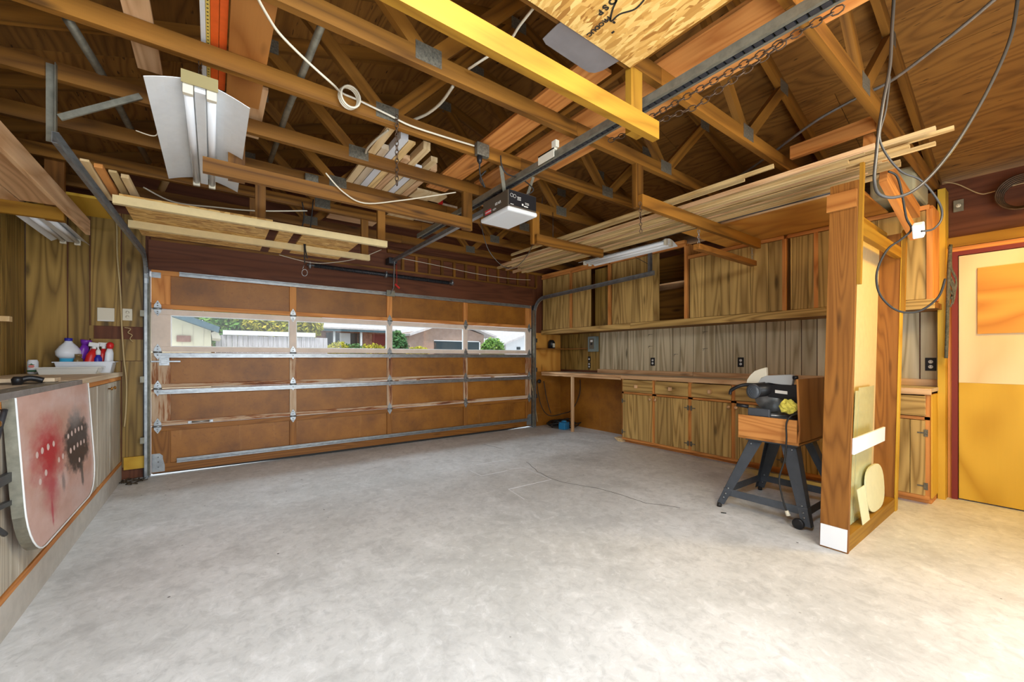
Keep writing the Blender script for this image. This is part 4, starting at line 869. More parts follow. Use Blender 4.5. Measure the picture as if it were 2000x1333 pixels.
part(t, 'plate', M['offwhite'], lambda m: m.box((q.x-.06, YW-.012, q.z-.065), (q.x+.06, YW-.001, q.z+.065)), .006)
part(t, 'lip', M['white'], lambda m: m.box((q.x-.056, YW-.016, q.z-.062), (q.x+.056, YW-.012, q.z-.054)))
for px, py, lb in ((1270, 655, 'small wire hook high on the bench wall left of the middle'), (1270, 678, 'small wire hook just above the middle bench outlet'), (1320, 694, 'small wire hook low on the bench wall right of the middle outlet'), (1377, 650, 'small wire hook right under the shelf, above the third drawer'), (1377, 683, 'small wire hook on the bench wall above the third drawer')):
    q = P(px, py, x=XR-.002); m = MB(); m.tube(smooth_path([q+V(.0, 0, .012), q+V(-.03, 0, .004), q+V(-.045, 0, -.008), q+V(-.04, 0, -.018)], 3), .0018, 5); m.tube([q+V(0, -.035, .012), q+V(0, .035, .012)], .0018, 5)
    tag(m.build('wall_hook', M['dark_steel'], None), lb, 'hook')
# corner shelf with a jar, black power strip, cords, blue box
t = root('corner_shelf', (4.85, 5.25, 1.33)); tag(t, 'small brown corner shelf above the far end of the worktop', 'shelf')
part(t, 'board', M['fir_brown'], lambda m: m.prism([(4.52, 5.44, 1.335), (XR-.003, 5.44, 1.335), (XR-.003, 4.66, 1.335), (5.03, 4.66, 1.335), (4.95, 5.20, 1.335), (4.52, 5.27, 1.335)], (0, 0, .015)))
m = MB(); m.lathe((4.80, 5.36, 1.352), [(.06, 0), (.062, .10), (.05, .13), (.03, .15)], 18); o = m.build('dark_jar', M['black'], None); tag(o, 'dark jar with a pale label on the corner shelf', 'jar')
part(o, 'label', M['offwhite'], lambda m: m.box((4.775, 5.294, 1.37), (4.82, 5.301, 1.44)))
q = P(1044, 672, y=YW-.02); m = MB(); m.box((q.x-.03, YW-.03, q.z-.11), (q.x+.03, YW-.001, q.z+.12)); o = m.build('power_strip', M['black'], None, .004); tag(o, 'black outlet strip on the wall right of the door track', 'power strip')
part(o, 'receptacle', M['offwhite'], lambda m: [m.lathe((q.x, YW-.03, q.z+dz), [(.014, 0), (.014, .003)], 12, (0, -1, 0)) for dz in (-.07, .0, .07)])
m = MB(); base = V(4.86, 5.14, 0)
for k in range(9):
    r = .16+.03*(k % 4); cx, cy = base.x+random.uniform(-.08, .08), base.y+random.uniform(-.08, .05)
    m.tube([V(cx+math.cos(a)*r*1.1, cy+math.sin(a)*r*.8, .012+.012*k+.02*math.sin(a*2+k)) for a in [i*math.pi/12 for i in range(25)]], .009, 6, cap=False)
tag(m.build('cord_coil', M['rubber'], None), 'heap of black cord on the floor in the far right corner', 'cord')
m = MB(); m.tube(smooth_path([P(1048, 745, y=5.36), P(1056, 790, y=5.3), P(1072, 812, y=5.25), P(1100, 808, z=.25), P(1118, 800, z=.3), P(1132, 770, y=4.95), P(1133, 742, y=4.9)]), .007, 6)
m.tube(smooth_path([P(1062, 745, y=5.36), P(1068, 780, y=5.3), P(1076, 808, y=5.22)]), .007, 6); m.lathe(P(1052, 745, y=5.38), [(.03, 0), (.035, .03)], 10, (0, -1, 0))
tag(m.build('extension_cord', M['rubber'], None), 'black cords hanging down the wall right of the garage door', 'cord')
q = P(1100, 838, z=0)+V(-.04, -.03, 0); m = MB(); m.obox((q.x+.03, q.y, .06), (.075, .02, 0), (-.015, .06, 0), (0, 0, .06)); m.lathe((q.x+.03, q.y, .118), [(.05, 0), (.045, .02), (.01, .03)], 10); tag(m.build('blue_adapter', M['blue'], None, .01), 'blue plug box on the floor in front of the cord heap', 'plug box')
m = MB(); m.tube(smooth_path([P(1036, 742, y=5.40), P(1043, 780, y=5.40), P(1049, 818, y=5.38), P(1050, 824, y=5.38)]), .006, 6); tag(m.build('drop_cord', M['tan_wire'], None), 'thin pale cord hanging beside the right door track', 'cord')

# ================================================================== SAW STAND AND MITRE SAW
t = root('saw_stand', (3.65, 1.33, 0)); tag(t, 'charcoal steel saw stand with splayed legs', 'stand')
feet = {(-1, 1): V(3.28, 1.67, 0), (-1, -1): V(3.29, 1.03, .0), (1, 1): V(3.99, 1.66, 0), (1, -1): V(3.99, 1.03, 0)}
tops = {(-1, 1): V(3.46, 1.50, .55), (-1, -1): V(3.46, 1.18, .55), (1, 1): V(3.86, 1.50, .55), (1, -1): V(3.86, 1.18, .55)}
for k in feet:
    a = feet[k]+V(0, 0, .025 if k[1] > 0 else .03); b = tops[k]
    sx, sy = k
    lg = part(t, 'leg', M['stand'], lambda m: (m._add([a+V(0, -sy*.03*0, 0), a+V(0, -sy*.055, 0), b+V(0, -sy*.10, 0), b, a+V(-sx*-.003*-1, 0, 0)+V(sx*-.003, 0, 0), a+V(sx*-.003, -sy*.055, 0), b+V(sx*-.003, -sy*.10, 0), b+V(sx*-.003, 0, 0)],
        [(0, 1, 2, 3), (7, 6, 5, 4), (0, 4, 5, 1), (1, 5, 6, 2), (2, 6, 7, 3), (3, 7, 4, 0)], None, .5),
        m._add([a, a+V(-sx*.05, 0, 0), b+V(-sx*.09, 0, 0), b, a+V(0, -sy*.003, 0), a+V(-sx*.05, -sy*.003, 0), b+V(-sx*.09, -sy*.003, 0), b+V(0, -sy*.003, 0)],
        [(0, 3, 2, 1), (4, 5, 6, 7), (0, 1, 5, 4), (1, 2, 6, 5), (2, 3, 7, 6), (3, 0, 4, 7)], None, .5)))
    part(lg, 'bolt', M['galv'], lambda m: [m.lathe(a.lerp(b, f_)+V(-.004, -sy*.03, 0), [(.007, 0), (.007, .004)], 8, (-1, 0, 0)) for f_ in (.10, .16, .24, .93)])
    if k[1] > 0: part(lg, 'foot', M['rubber'], lambda m: m.lathe(feet[k]+V(0, -.02, 0), [(.018, 0), (.018, .02), (.010, .03)], 12))
for (k1, k2) in (((-1, 1), (-1, -1)), ((1, 1), (1, -1)), ((-1, 1), (1, 1)), ((-1, -1), (1, -1))):
    a = feet[k1].lerp(tops[k1], .22); b = feet[k2].lerp(tops[k2], .22); part(t, 'stretcher', M['stand'], lambda m: m.beam(a, b, .004, .055))
for sx in (-1, 1):
    q = feet[(sx, -1)]
    part(t, 'caster', M['black'], lambda m: m.lathe(q+V(-.015, .075, .038), [(.026, 0), (.037, .004), (.038, .018), (.026, .024)], 20, (1, 0, 0)))
part(t, 'top_rail', M['stand'], lambda m: (m.box((3.44, 1.16, .54), (3.88, 1.52, .556)),))
t = root('saw_box', (3.65, 1.35, .557)); tag(t, 'orange plywood box with one tall side on the saw stand', 'box')
BX0, BX1, BY0, BY1 = 3.40, 3.96, 1.14, 1.56
part(t, 'front_board', M['fir_red'], lambda m: m.box((BX0, BY0+.013, .575), (BX0+.018, BY1, .74), None, 1), .002)
part(t, 'bottom', M['ply_brown'], lambda m: m.prism([(BX0, BY0, .557), (BX1, BY0, .557), (BX1, BY1, .557), (BX0, BY1, .557)], (0, 0, .018)))
part(t, 'tall_side', M['ply_brown'], lambda m: m.prism([(BX0, BY0, .57), (BX1, BY0, .57), (BX1, BY0, 1.04), (BX0+.0-.01, BY0, 1.04), (BX0+.03, BY0, .66)], (0, .012, 0), gc=((0, 0, 1), (1, 0, 0), (0, 1, 0))))
part(t, 'back_board', M['ply_brown'], lambda m: m.box((BX1-.015, BY0+.013, .575), (BX1, BY1, .80)))
part(t, 'low_side', M['ply_brown'], lambda m: m.box((BX0+.018, BY1-.013, .575), (BX1-.015, BY1, .72)))
# mitre saw: stands in the box
t = root('mitre_saw', (3.62, 1.36, .576)); tag(t, 'black power mitre saw with grey blade guard standing in the plywood box', 'saw')
part(t, 'base', M['stand'], lambda m: (m.box((3.45, 1.20, .577), (3.90, 1.53, .63)), m.box((3.425, 1.34, .735), (3.455, 1.50, .80)), m.box((3.45, 1.22, .63), (3.85, 1.51, .745)),), .008)
part(t, 'fence', M['galv_dull'], lambda m: (m.box((3.60, 1.22, .745), (3.62, 1.51, .80)),), .003)
part(t, 'turntable', M['galv'], lambda m: m.lathe((3.58, 1.38, .745), [(.13, 0), (.13, .012)], 24))
part(t, 'mitre_handle', M['black'], lambda m: m.tube([V(3.44, 1.50, .805), V(3.42, 1.58, .815)], .014, 12))
Q = lambda px, py, x=3.52: P(px, py, x=x)
part(t, 'blade_guard', M['offwhite'], lambda m: m.prism([Q(*p) for p in ((1457, 752), (1459, 742), (1465, 733), (1474, 725), (1485, 721), (1496, 718), (1497, 735), (1487, 738), (1479, 751))], (.035, 0, 0)), .003)
part(t, 'upper_guard', M['grey_light'], lambda m: m.prism([Q(*p) for p in ((1478, 752), (1485, 740), (1495, 734), (1544, 732), (1550, 735), (1546, 753), (1525, 752), (1500, 748))], (.05, 0, 0)), .005)
part(t, 'guard_knob', M['black'], lambda m: m.lathe(Q(1549, 738), [(.014, 0), (.016, .03)], 12, (0, -1, 0)))
part(t, 'motor', M['black'], lambda m: m.tube([Q(1474, 764, 3.44), Q(1500, 760, 3.56), Q(1530, 760, 3.64)], [.052, .056, .05], 20), 0)
part(t, 'motor_cap', M['stand'], lambda m: [m.lathe(Q(1473, 765, 3.40)+V(0, 0, 0), [(.058, 0), (.056, .02), (.04, .03)], 24, (-1, .35, 0))] + [m.tube([Q(1473, 765, 3.37)+V(.0, r*math.cos(a), r*math.sin(a)) for a in [k*math.pi/8 for k in range(17)]], .0025, 4, cap=False) for r in (.02, .032, .044)])
part(t, 'handle', M['black'], lambda m: m.tube(smooth_path([Q(1426, 771, 3.46), Q(1428, 763, 3.46), Q(1440, 756, 3.46), Q(1455, 752, 3.48), Q(1475, 752, 3.5), Q(1495, 750, 3.52)]), [.012]*6+[.014]*25, 10))
part(t, 'saw_arm', M['black'], lambda m: m.prism([Q(*p) for p in ((1490, 752), (1520, 750), (1560, 753), (1562, 800), (1545, 796), (1530, 780), (1500, 776))], (.06, 0, 0)), .006)
part(t, 'blade', M['galv'], lambda m: m.lathe(Q(1505, 775, 3.56), [(.12, 0), (.12, .003)], 36, (1, 0, 0)))
part(t, 'rating_label', M['white_ink'], lambda m: m.prism([Q(*p, 3.515) for p in ((1514, 762), (1538, 765), (1538, 771), (1514, 768))], (-.002, 0, 0)))
part(t, 'power_cord', M['rubber'], lambda m: m.tube(smooth_path([P(1560, 808, x=3.44), P(1545, 813, x=3.39), P(1536, 828, x=3.37), P(1536, 860, x=3.36), P(1532, 900, x=3.33), P(1522, 935, x=3.30), P(1528, 972, x=3.28), P(1536, 998, x=3.27)]), .006, 8))
part(t, 'plug', M['offwhite'], lambda m: m.tube([P(1536, 998, x=3.27), P(1540, 1008, x=3.27)], [.012, .015], 10))
def crumple(name, mat, c, r, lab, cat):
    m = MB(); n, k = 14, 9; vs = []
    for i in range(k):
        for j in range(n):
            th = math.pi*i/(k-1); ph = 2*math.pi*j/n; rr = 1+random.uniform(-.28, .28)
            vs.append(V(c[0]+r[0]*rr*math.sin(th)*math.cos(ph), c[1]+r[1]*rr*math.sin(th)*math.sin(ph), c[2]+r[2]*(1 if i in (0, k-1) else rr)*math.cos(th)))
    fs = [(i*n+j, (i+1)*n+j, (i+1)*n+(j+1) % n, i*n+(j+1) % n) for i in range(k-1) for j in range(n)]
    m._add(vs, fs); return tag(m.build(name, M[mat], None), lab, cat)
q = P(1540, 795, x=3.47); crumple('yellow_rag', 'yellow_cloth', (q.x, q.y, q.z), (.04, .055, .05), 'crumpled yellow cloth beside the mitre saw', 'cloth')
m = MB(); q = P(1412, 1003, z=0); m.beam(q+V(-.01, .01, .004), q+V(.01, -.02, .004), .006, .006); tag(m.build('metal_chip', M['ink'], None), 'tiny black metal bit on the floor by the stand foot', 'debris')

# ================================================================== TALL OPEN FRAME (leaning a little)
LEAN = .045
def S(x, y, z): return V(x+LEAN*z, y-.012*z, z)
t = root('tall_open_cabinet', (3.75, .86, 0)); tag(t, 'tall narrow open wooden cabinet standing across the right foreground', 'cabinet')
def slab(m, x0, x1, y0, y1, z0, z1, long=(0, 0, 1)):
    lo = [S(x0, y0, z0), S(x1, y0, z0), S(x1, y1, z0), S(x0, y1, z0)]; hi = [S(x0, y0, z1), S(x1, y0, z1), S(x1, y1, z1), S(x0, y1, z1)]
    vs = lo+hi; lg = Vector(long); o1 = lg.orthogonal(); o2 = lg.cross(o1)
    m._add(vs, [(3, 2, 1, 0), (4, 5, 6, 7), (0, 1, 5, 4), (1, 2, 6, 5), (2, 3, 7, 6), (3, 0, 4, 7)], [(v.dot(lg), v.dot(o1), v.dot(o2)) for v in vs])
part(t, 'left_side', M['fir_brown'], lambda m: (slab(m, 3.11, 3.135, .785, .93, 0, 2.30)), .002)
part(t, 'right_side', M['fir_brown'], lambda m: slab(m, 4.28, 4.31, .795, .93, .0, 2.18), .002)  # brown colour carries the shade of this inner face
part(t, 'right_edge', M['ply_gold'], lambda m: slab(m, 4.27, 4.33, .782, .794, .0, 2.18), .002)
part(t, 'right_batten', M['fir_gold'], lambda m: slab(m, 4.312, 4.35, .795, .93, .0, 2.18), .002)
part(t, 'back_panel', M['cream_board'], lambda m: slab(m, 3.136, 4.28, .925, .932, .0, 2.25))
part(t, 'bottom_shelf', M['fir_gold'], lambda m: slab(m, 3.136, 4.28, .79, .924, .0, .10, (1, 0, 0)))
part(t, 'top_rail', M['fir_gold'], lambda m: (slab(m, 3.136, 4.28, .79, .83, 1.98, 2.06, (1, 0, 0)), slab(m, 3.136, 4.28, .88, .924, 2.12, 2.20, (1, 0, 0))))
part(t, 'front_trim', M['fir_gold'], lambda m: slab(m, 3.115, 3.15, .765, .784, 1.65, 2.42))
part(t, 'right_trim', M['fir_gold'], lambda m: slab(m, 4.27, 4.31, .765, .789, 1.55, 2.2))
part(t, 'crosspiece', M['white_board'], lambda m: slab(m, 3.14, 3.85, .775, .788, .60, .70, (1, 0, 0)), .002)
part(t, 'foot_plate', M['white_board'], lambda m: slab(m, 3.104, 3.109, .79, .925, .01, .145))
part(t, 'top_block', M['ply_brown'], lambda m: slab(m, 3.09, 3.109, .79, .94, 2.13, 2.24, (0, 1, 0)))
def lean(name, lab, mat, x0, x1, z1, yb=.80, yt=.90, th=.004, round_=False, cat='panel', sh=.03):
    m = MB()
    if not round_: m._add([(x0, yb, .102), (x1, yb, .102), (x1+sh, yt, z1), (x0+sh, yt, z1), (x0, yb+th, .102), (x1, yb+th, .102), (x1+sh, yt+th, z1), (x0+sh, yt+th, z1)], [(0, 1, 2, 3), (7, 6, 5, 4), (0, 4, 5, 1), (1, 5, 6, 2), (2, 6, 7, 3), (3, 7, 4, 0)])
    else:
        c = ((x0+x1)/2, (.102+z1)/2); rx, rz = (x1-x0)/2, (z1-.102)/2
        pts = [(c[0]+rx*math.copysign(abs(math.cos(a))**.7, math.cos(a)), yb+(yt-yb)*(c[1]+rz*math.sin(a)-.1)/(z1-.1), c[1]+rz*math.copysign(abs(math.sin(a))**.8, math.sin(a))) for a in [k*math.pi/14 for k in range(28)]]
        m.prism(pts, (0, .01, 0))
    return tag(m.build(name, M[mat], None), lab, cat)
M['green_glass'] = plain('greenish_pane', (0.50, 0.50, 0.27), 0.15, nz=.05); M['cream_green'] = plain('pale_green_board', (0.70, 0.68, 0.42), 0.5, nz=.04)
lean('glass_sheet', 'tall greenish pane leaning inside the open cabinet', 'green_glass', 3.42, 3.80, .98, .835, .88, sh=.33)
lean('narrow_pane', 'narrow dark-edged pane leaning left inside the open cabinet', 'green_glass', 3.34, 3.40, .96, .835, .88, sh=.33)
lean('oval_board', 'rounded pale green board leaning at the cabinet bottom', 'cream_green', 3.62, 4.08, .42, .800, .825, round_=True)
lean('glass_offcut', 'short pale pane leaning in front of the rounded board', 'cream_green', 3.42, 3.58, .34, .785, .80, sh=-.06)
# loft framing and trims right of the frame
for nm, a, b, wd, ht, mt, lb in (
    ('brace', P(1695, 275, z=2.62), P(1800, 432, z=2.35), .05, .09, 'fir_red', 'orange sloping brace behind the hanging cable loop'),
    ('brace', P(1725, 345, z=2.40), P(1785, 460, z=2.15), .04, .08, 'fir_red', 'orange diagonal brace above the open cabinet'),
    ('loft_joist', P(1545, 300, z=2.70), P(1710, 240, z=2.70), .04, .09, 'fir_red', 'orange cross joist above the near end of the mouldings'),
    ('ledger', P(1655, 360, x=4.3), P(1700, 400, x=4.5), .04, .08, 'fir_red', 'short orange ledger above the cabinet top')):
    m = MB(); m.beam(a, b, wd, ht); tag(m.build(nm, M[mt], None), lb, 'brace')
for nm, lo, hi, mt, lb in (
    ('wall_stud', (4.95, .60, .0), (XR+.005, .645, 2.62), 'ply_gold', 'golden upright stud beside the pale door frame'),
    ('wall_stud', (5.0, .66, 1.68), (XR-.002, .74, 2.62), 'fir_brown', 'brown upright stud over the corner shelf by the pale door'),
    ('wall_stud', (4.9, 1.0, 2.2), (4.95, 1.06, 2.72), 'fir', 'dark upright stud under the rafters behind the cable loop')):
    board(nm, lb, mt, lo, hi, 'stud')
m = MB(); q0 = P(1652, 262, z=2.50); m.box((4.0, 1.10, 2.50), (4.75, 1.25, 2.74)); tag(m.build('storage_tub', M['carton'], None, .02), 'pale storage tub up under the roof above the near mouldings', 'tub')
m = MB(); m.box((4.45, .70, 2.50), (4.95, .98, 2.72)); tag(m.build('storage_tub', M['carton'], None, .02), 'pale tub under the rafters nearest the right corner', 'tub')
# shelf over the entry door with a coil
board('storage_ledge', 'long golden ledge board above the pale door', 'fir_gold', (XR-.06, -.60, 2.13), (XR-.005, .62, 2.21), 'ledge', long=1)
m = MB()
for k in range(5):
    r = .10+.008*k; m.tube([V(XR-.03-.02*k, .20+math.cos(a)*r, 2.47+math.sin(a)*r) for a in [i*math.pi/12 for i in range(25)]], .008, 6, cap=False)
tag(m.build('hose_coil', M['rust'], None), 'dark coil hanging on the wall above the pale door', 'coil')
q = P(1872, 402, x=XR-.005); outlet('wall_outlet', XR-.002, q.y, q.z, (-1, 0, 0), 'galv_dull', 'offwhite', 'metal outlet box high on the wall above the pale door', .06, .10, 1)

# ================================================================== ENTRY DOOR (door_1), right wall
dr = root('door_1', (XR, .05, 0)); dr['kind'] = 'structure'
part(dr, 'door_leaf', M['ply_gold'], lambda m: m.box((XR-.035, -.42, .012), (XR-.003, .535, .985), .4, 2))
part(dr, 'door_leaf', M['ply_pale'], lambda m: m.box((XR-.035, -.42, .986), (XR-.003, .535, 2.05), .5, 2))
part(dr, 'nailed_board', M['ply_orange'], lambda m: m.box((XR-.048, -.40, 1.39), (XR-.036, .43, 1.93), .5, 1))
part(dr, 'door_frame', M['dark_paint'], lambda m: (m.box((XR-.05, .54, 0), (XR-.003, .575, 2.09)), m.box((XR-.05, -.45, 2.055), (XR-.003, .54, 2.09))))
part(dr, 'casing', M['fir_red'], lambda m: (m.box((XR-.035, .576, 0), (XR-.003, .598, 2.12)), m.box((XR-.04, -.45, 2.09), (XR-.003, .60, 2.128))))
# rope / chain hanging at the frame
m = MB(); a0 = P(1856, 480, x=4.93)
for k in range(7):
    x_ = random.uniform(-6, 8); m.tube(smooth_path([P(1856+x_*.4, 478, x=4.93), P(1852+x_, 520+k*4, x=4.93), P(1862+x_, 545+k*6, x=4.93), P(1858+x_, 570+k*5, x=4.93)]), .006, 5)
m.tube(smooth_path([P(1856, 480, x=4.92), P(1852, 560, x=4.92), P(1850, 640, x=4.92), P(1848, 700, x=4.92)]), [.012]*19, 6)
tag(m.build('hanging_rope', M['rope'], None), 'frayed grey rope hanging beside the pale door frame', 'rope')

# ================================================================== CABLES OVERHEAD
def cable(name, lab, mat, pts, r, sub=6): m = MB(); m.tube(smooth_path(pts, sub), r, 7); return tag(m.build(name, M[mat], None), lab, 'cable')
cable('grey_cable', 'thick grey cable looping down at the right top', 'grey_wire', [P(x, y, d=1.75) for x, y in ((1747, -20), (1742, 60), (1738, 130), (1725, 200), (1716, 260), (1712, 300), (1708, 350), (1716, 378), (1745, 386), (1785, 372), (1830, 330), (1880, 262), (1935, 165), (1975, 70), (1990, -20))], .0065, 8)
cable('dark_cable', 'thin dark cable curling from the loop to the splice box', 'grey_wire', [P(x, y, d=1.85) for x, y in ((1738, 150), (1730, 215), (1718, 265), (1730, 300), (1760, 335), (1795, 350), (1820, 375), (1838, 405), (1838, 430), (1822, 448), (1800, 452))], .0045)
cable('black_drop_cord', 'black cord hanging in a wide loop before the tall cabinet', 'rubber', [P(x, y, d=2.0) for x, y in ((1735, 335), (1752, 345), (1762, 380), (1770, 425), (1780, 448), (1760, 468), (1733, 488), (1713, 530), (1716, 570), (1738, 598), (1765, 610), (1800, 606), (1833, 580), (1846, 545))], .005)
m = MB(); q = P(1794, 450, d=1.98); m.obox(q, (.02, 0, .012), (0, .02, 0), (-.012, 0, .03)); tag(m.build('splice_box', M['white'], None, .005), 'small white splice dangling from the cable before the cabinet', 'splice')
cable('silver_cable', 'silvery cable crossing under the right roof slope', 'galv', [P(x, y, z=2.76) for x, y in ((1975, -30), (1900, 35), (1825, 95), (1740, 158))] + [P(x, y, z=2.76) for x, y in ((1680, 188), (1600, 232), (1540, 275), (1510, 298), (1450, 340), (1400, 370))], .009)
cable('thin_line', 'thin cord along the dark wall at the far right', 'tan_wire', [P(x, y, x=XR-.03) for x, y in ((1843, 356), (1870, 360), (1912, 378), (1935, 376), (1970, 365), (2010, 355))], .004)
cable('white_cable', 'white cable draped from the top to a coil on a chord', 'white_wire', [P(500, -10, z=2.60), P(522, 30, z=2.60), P(548, 68, z=2.60), P(600, 120, z=2.60), P(650, 165, z=2.60), P(668, 182, y=2.45), P(700, 196, y=2.45), P(760, 225, y=2.45), P(800, 245, y=2.45), P(860, 265, y=2.45), P(926, 285, y=2.45)], .006)
m = MB(); q = P(680, 192, y=2.44)
for k in range(3): m.tube([q+V(.052*math.cos(a)+.004*k, -.012*k, .06*math.sin(a)) for a in [i*math.pi/10 for i in range(21)]], .006, 6, cap=False)
tag(m.build('cable_coil', M['white_wire'], None), 'small coil of white cable hung on a chord, left of centre', 'cable')
cable('white_cable', 'white cable sagging between chords above the scrap boards', 'white_wire', [P(885, 168, z=2.8), P(862, 200, z=2.8), P(835, 222, z=2.8), P(808, 234, z=2.8)], .009)
cable('white_cable', 'white cable stub left of the scrap boards', 'white_wire', [P(758, 254, z=2.7), P(735, 272, z=2.7), P(718, 290, z=2.7), P(714, 300, z=2.72)], .008)
cable('white_cable', 'white cable rising to the top edge left of the printed board', 'white_wire', [P(1045, 12, z=2.68), P(1015, 50, z=2.68), P(990, 85, z=2.68), P(935, 122, z=2.68), P(915, 135, z=2.70)], .006)
cable('white_cable', 'white cable stapled under the chords towards the hung rails', 'white_wire', [P(280, 366, y=4.2), P(340, 395, y=4.2), P(420, 405, y=4.2), P(500, 412, y=4.2), P(600, 412, y=4.2)], .006)
cable('white_cable', 'pale cable running between chords left of the opener', 'white_wire', [P(636, 338, y=3.0), P(670, 375, y=3.02), P(712, 397, y=3.02), P(780, 392, y=3.02), P(850, 382, y=3.02), P(890, 376, y=3.03)], .005)
cable('tan_cable', 'tan cable hanging down the left panelling to the counter', 'tan_wire', [P(x, y, y=5.41) for x, y in ((182, 340), (205, 395), (226, 425), (229, 500), (235, 570), (238, 640), (242, 700), (247, 745), (246, 800), (243, 834))], .007)
cable('bell_wire', 'thin pale wire dangling from the left roof chords', 'white_wire', [P(x, y, y=3.05) for x, y in ((314, 218), (308, 245), (307, 262), (295, 265), (265, 255))], .003)
cable('bell_wire', 'thin wire from the opener drooping to the mouldings', 'grey_wire', [P(x, y, y=3.2) for x, y in ((935, 395), (940, 440), (955, 490), (985, 522), (1010, 520), (1035, 490), (1052, 440), (1060, 385))], .0035)
cable('hung_cord', 'thin white cord across the upper header', 'white_wire', [P(x, y, y=5.2) for x, y in ((545, 498), (600, 512), (640, 514), (700, 505), (745, 488))], .004)
cable('hung_cord', 'pale cord running right of the spring to the upper corner', 'white_wire', [P(x, y, y=5.3) for x, y in ((785, 505), (860, 520), (930, 535), (1000, 545), (1036, 547))], .004)
t = root('looped_cord', tuple(P(595, 520, y=4.25))); tag(t, 'black cord with a wire ring hanging before the header', 'cord')
part(t, 'cord', M['rubber'], lambda m: (m.tube(smooth_path([P(590, 395, y=4.25), P(594, 420, y=4.25), P(590, 450, y=4.25), P(594, 480, y=4.25), P(595, 515, y=4.25)]), .006, 6), m.tube(smooth_path([P(612, 390, y=4.25), P(608, 430, y=4.25), P(604, 460, y=4.25), P(596, 480, y=4.25), P(600, 505, y=4.25)]), .006, 6)))
part(t, 'ring', M['galv'], lambda m: (m.tube([P(595+5.5*math.sin(a), 533-6.5*math.cos(a), y=4.25) for a in [k*math.pi/8 for k in range(17)]], .003, 6, cap=False), m.tube([P(594, 518, y=4.25), P(591, 526, y=4.25)], .003, 5)))
t = root('hanging_chain', tuple(P(775, 380, y=2.44))); tag(t, 'rusty chain hanging from a chord before the scrap boards', 'chain'); part(t, 'links', M['rust'], lambda m: chain(m, P(775, 225, y=2.44), P(775, 362, y=2.44), .035, .003))
t = root('hanging_chain', tuple(P(1252, 455, y=1.82))); tag(t, 'rusty chain with hook on the beam before the mouldings', 'chain'); part(t, 'links', M['rust'], lambda m: chain(m, P(1250, 395, y=1.838), P(1252, 455, y=1.838), .03, .003))
t = root('pull_cord', tuple(P(1080, 470, y=3.07))); tag(t, 'dark cord with a black lamp socket hanging left of the mouldings', 'lamp cord')
q = P(1080, 470, y=3.07); part(t, 'cord', M['rubber'], lambda m: m.tube([V(q.x, q.y, ZC+.03), q+V(0, 0, .02)], .003, 6))
part(t, 'socket', M['black'], lambda m: m.lathe(q-V(0, 0, .03), [(.02, 0), (.022, .02), (.018, .05), (.008, .06)], 12))

# ================================================================== LEFT COUNTER
XC = -.72; ZCT = 1.055
t = root('left_counter', (-1.03, 4.4, 0)); tag(t, 'pale topped cupboard counter along the left wall', 'counter')
part(t, 'plinth', M['concrete_block'], lambda m: m.box((XL, 1.0, 0), (XC+.004, YW-.02, .155)))
part(t, 'body', M['fir'], lambda m: m.box((XL+.002, 1.0, .156), (XC-.02, YW-.02, ZCT-.042)))
part(t, 'base_trim', M['fir_red'], lambda m: m.box((XC-.02, 1.0, .156), (XC+.004, YW-.02, .185)))
part(t, 'worktop', M['counter'], lambda m: (m.box((XL+.002, 3.60, ZCT-.04), (XC+.012, YW-.002, ZCT), .6, 1)), .004)
part(t, 'top_rail', M['fir_red'], lambda m: m.box((XC-.019, 1.0, ZCT-.075), (XC, YW-.02, ZCT-.041)))
for i, (ya, yb) in enumerate(((4.93, 5.40), (4.45, 4.90), (3.95, 4.42), (3.3, 3.92), (2.5, 3.27), (1.6, 2.47))):
    d = part(t, 'door', M['panel_grey'], lambda m: boards(m, (XC-.018, ya, 0), (0, 1, 0), yb-ya, .19, ZCT-.08, (1, 0, 0), [.11, .16, .09], .004, .016))
    part(d, 'knob', M['brass'], lambda m: m.lathe((XC, ya+.05 if i % 2 == 0 else yb-.06, .93), [(.006, 0), (.006, .014), (.016, .02), (.010, .03)], 12, (1, 0, 0)))
board('counter_board', 'pale loose board lying on the near end of the left counter', 'counter', (XL+.05, 3.52, ZCT+.001), (XC-.03, 3.64, ZCT+.022), long=0)
# folding table resting on the counter with one leaf hanging
ft = root('folding_table', (-.80, 3.2, 1.0)); tag(ft, 'pink folding table leaf with red and black paint blots hanging from the counter', 'table')
part(ft, 'flat_leaf', M['bench_top'], lambda m: m.box((XL+.06, 2.2, ZCT-.039), (XC+.02, 3.5, ZCT-.010), .5, 1))
part(ft, 'edge_strip', M['galv'], lambda m: (m.box((XC-.06, 2.35, ZCT-.009), (XC+.034, 3.78, ZCT-.002)), m.box((XC+.034, 2.35, ZCT-.030), (XC+.037, 3.78, ZCT-.002)), [m.lathe((XC-.01, 2.6+k*.17, ZCT-.003), [(.005, 0), (.004, .002)], 8) for k in range(7)]), .001)
U0, U1, H = 2.66, 3.92, .72
def leafpt(u, w_, off=0.0):     # u along the edge 0..1, w_ height 0 (bottom) .. 1
    z = ZCT-.03-(1-w_)*H; x = XC+.035+(1-w_)*.04+off; return V(x, U0+(U1-U0)*u, z)
outl = [(0, 1), (0, .35)] + [(.0+.17*(1-math.cos(a)), .35*(1-math.sin(a))*1.0) for a in [k*math.pi/16 for k in range(1, 9)]] + [(1-.17*(1-math.sin(a)), .30*(1-math.cos(a))) for a in [k*math.pi/16 for k in range(0, 9)]] + [(1, 1)]
seen = []; [seen.append(p) for p in outl if p not in seen]
me = bpy.data.meshes.new('leaf_panel'); bmm = bmesh.new(); lay = bmm.verts.layers.float_vector.new('uvp')
fr_ = []; bk_ = []
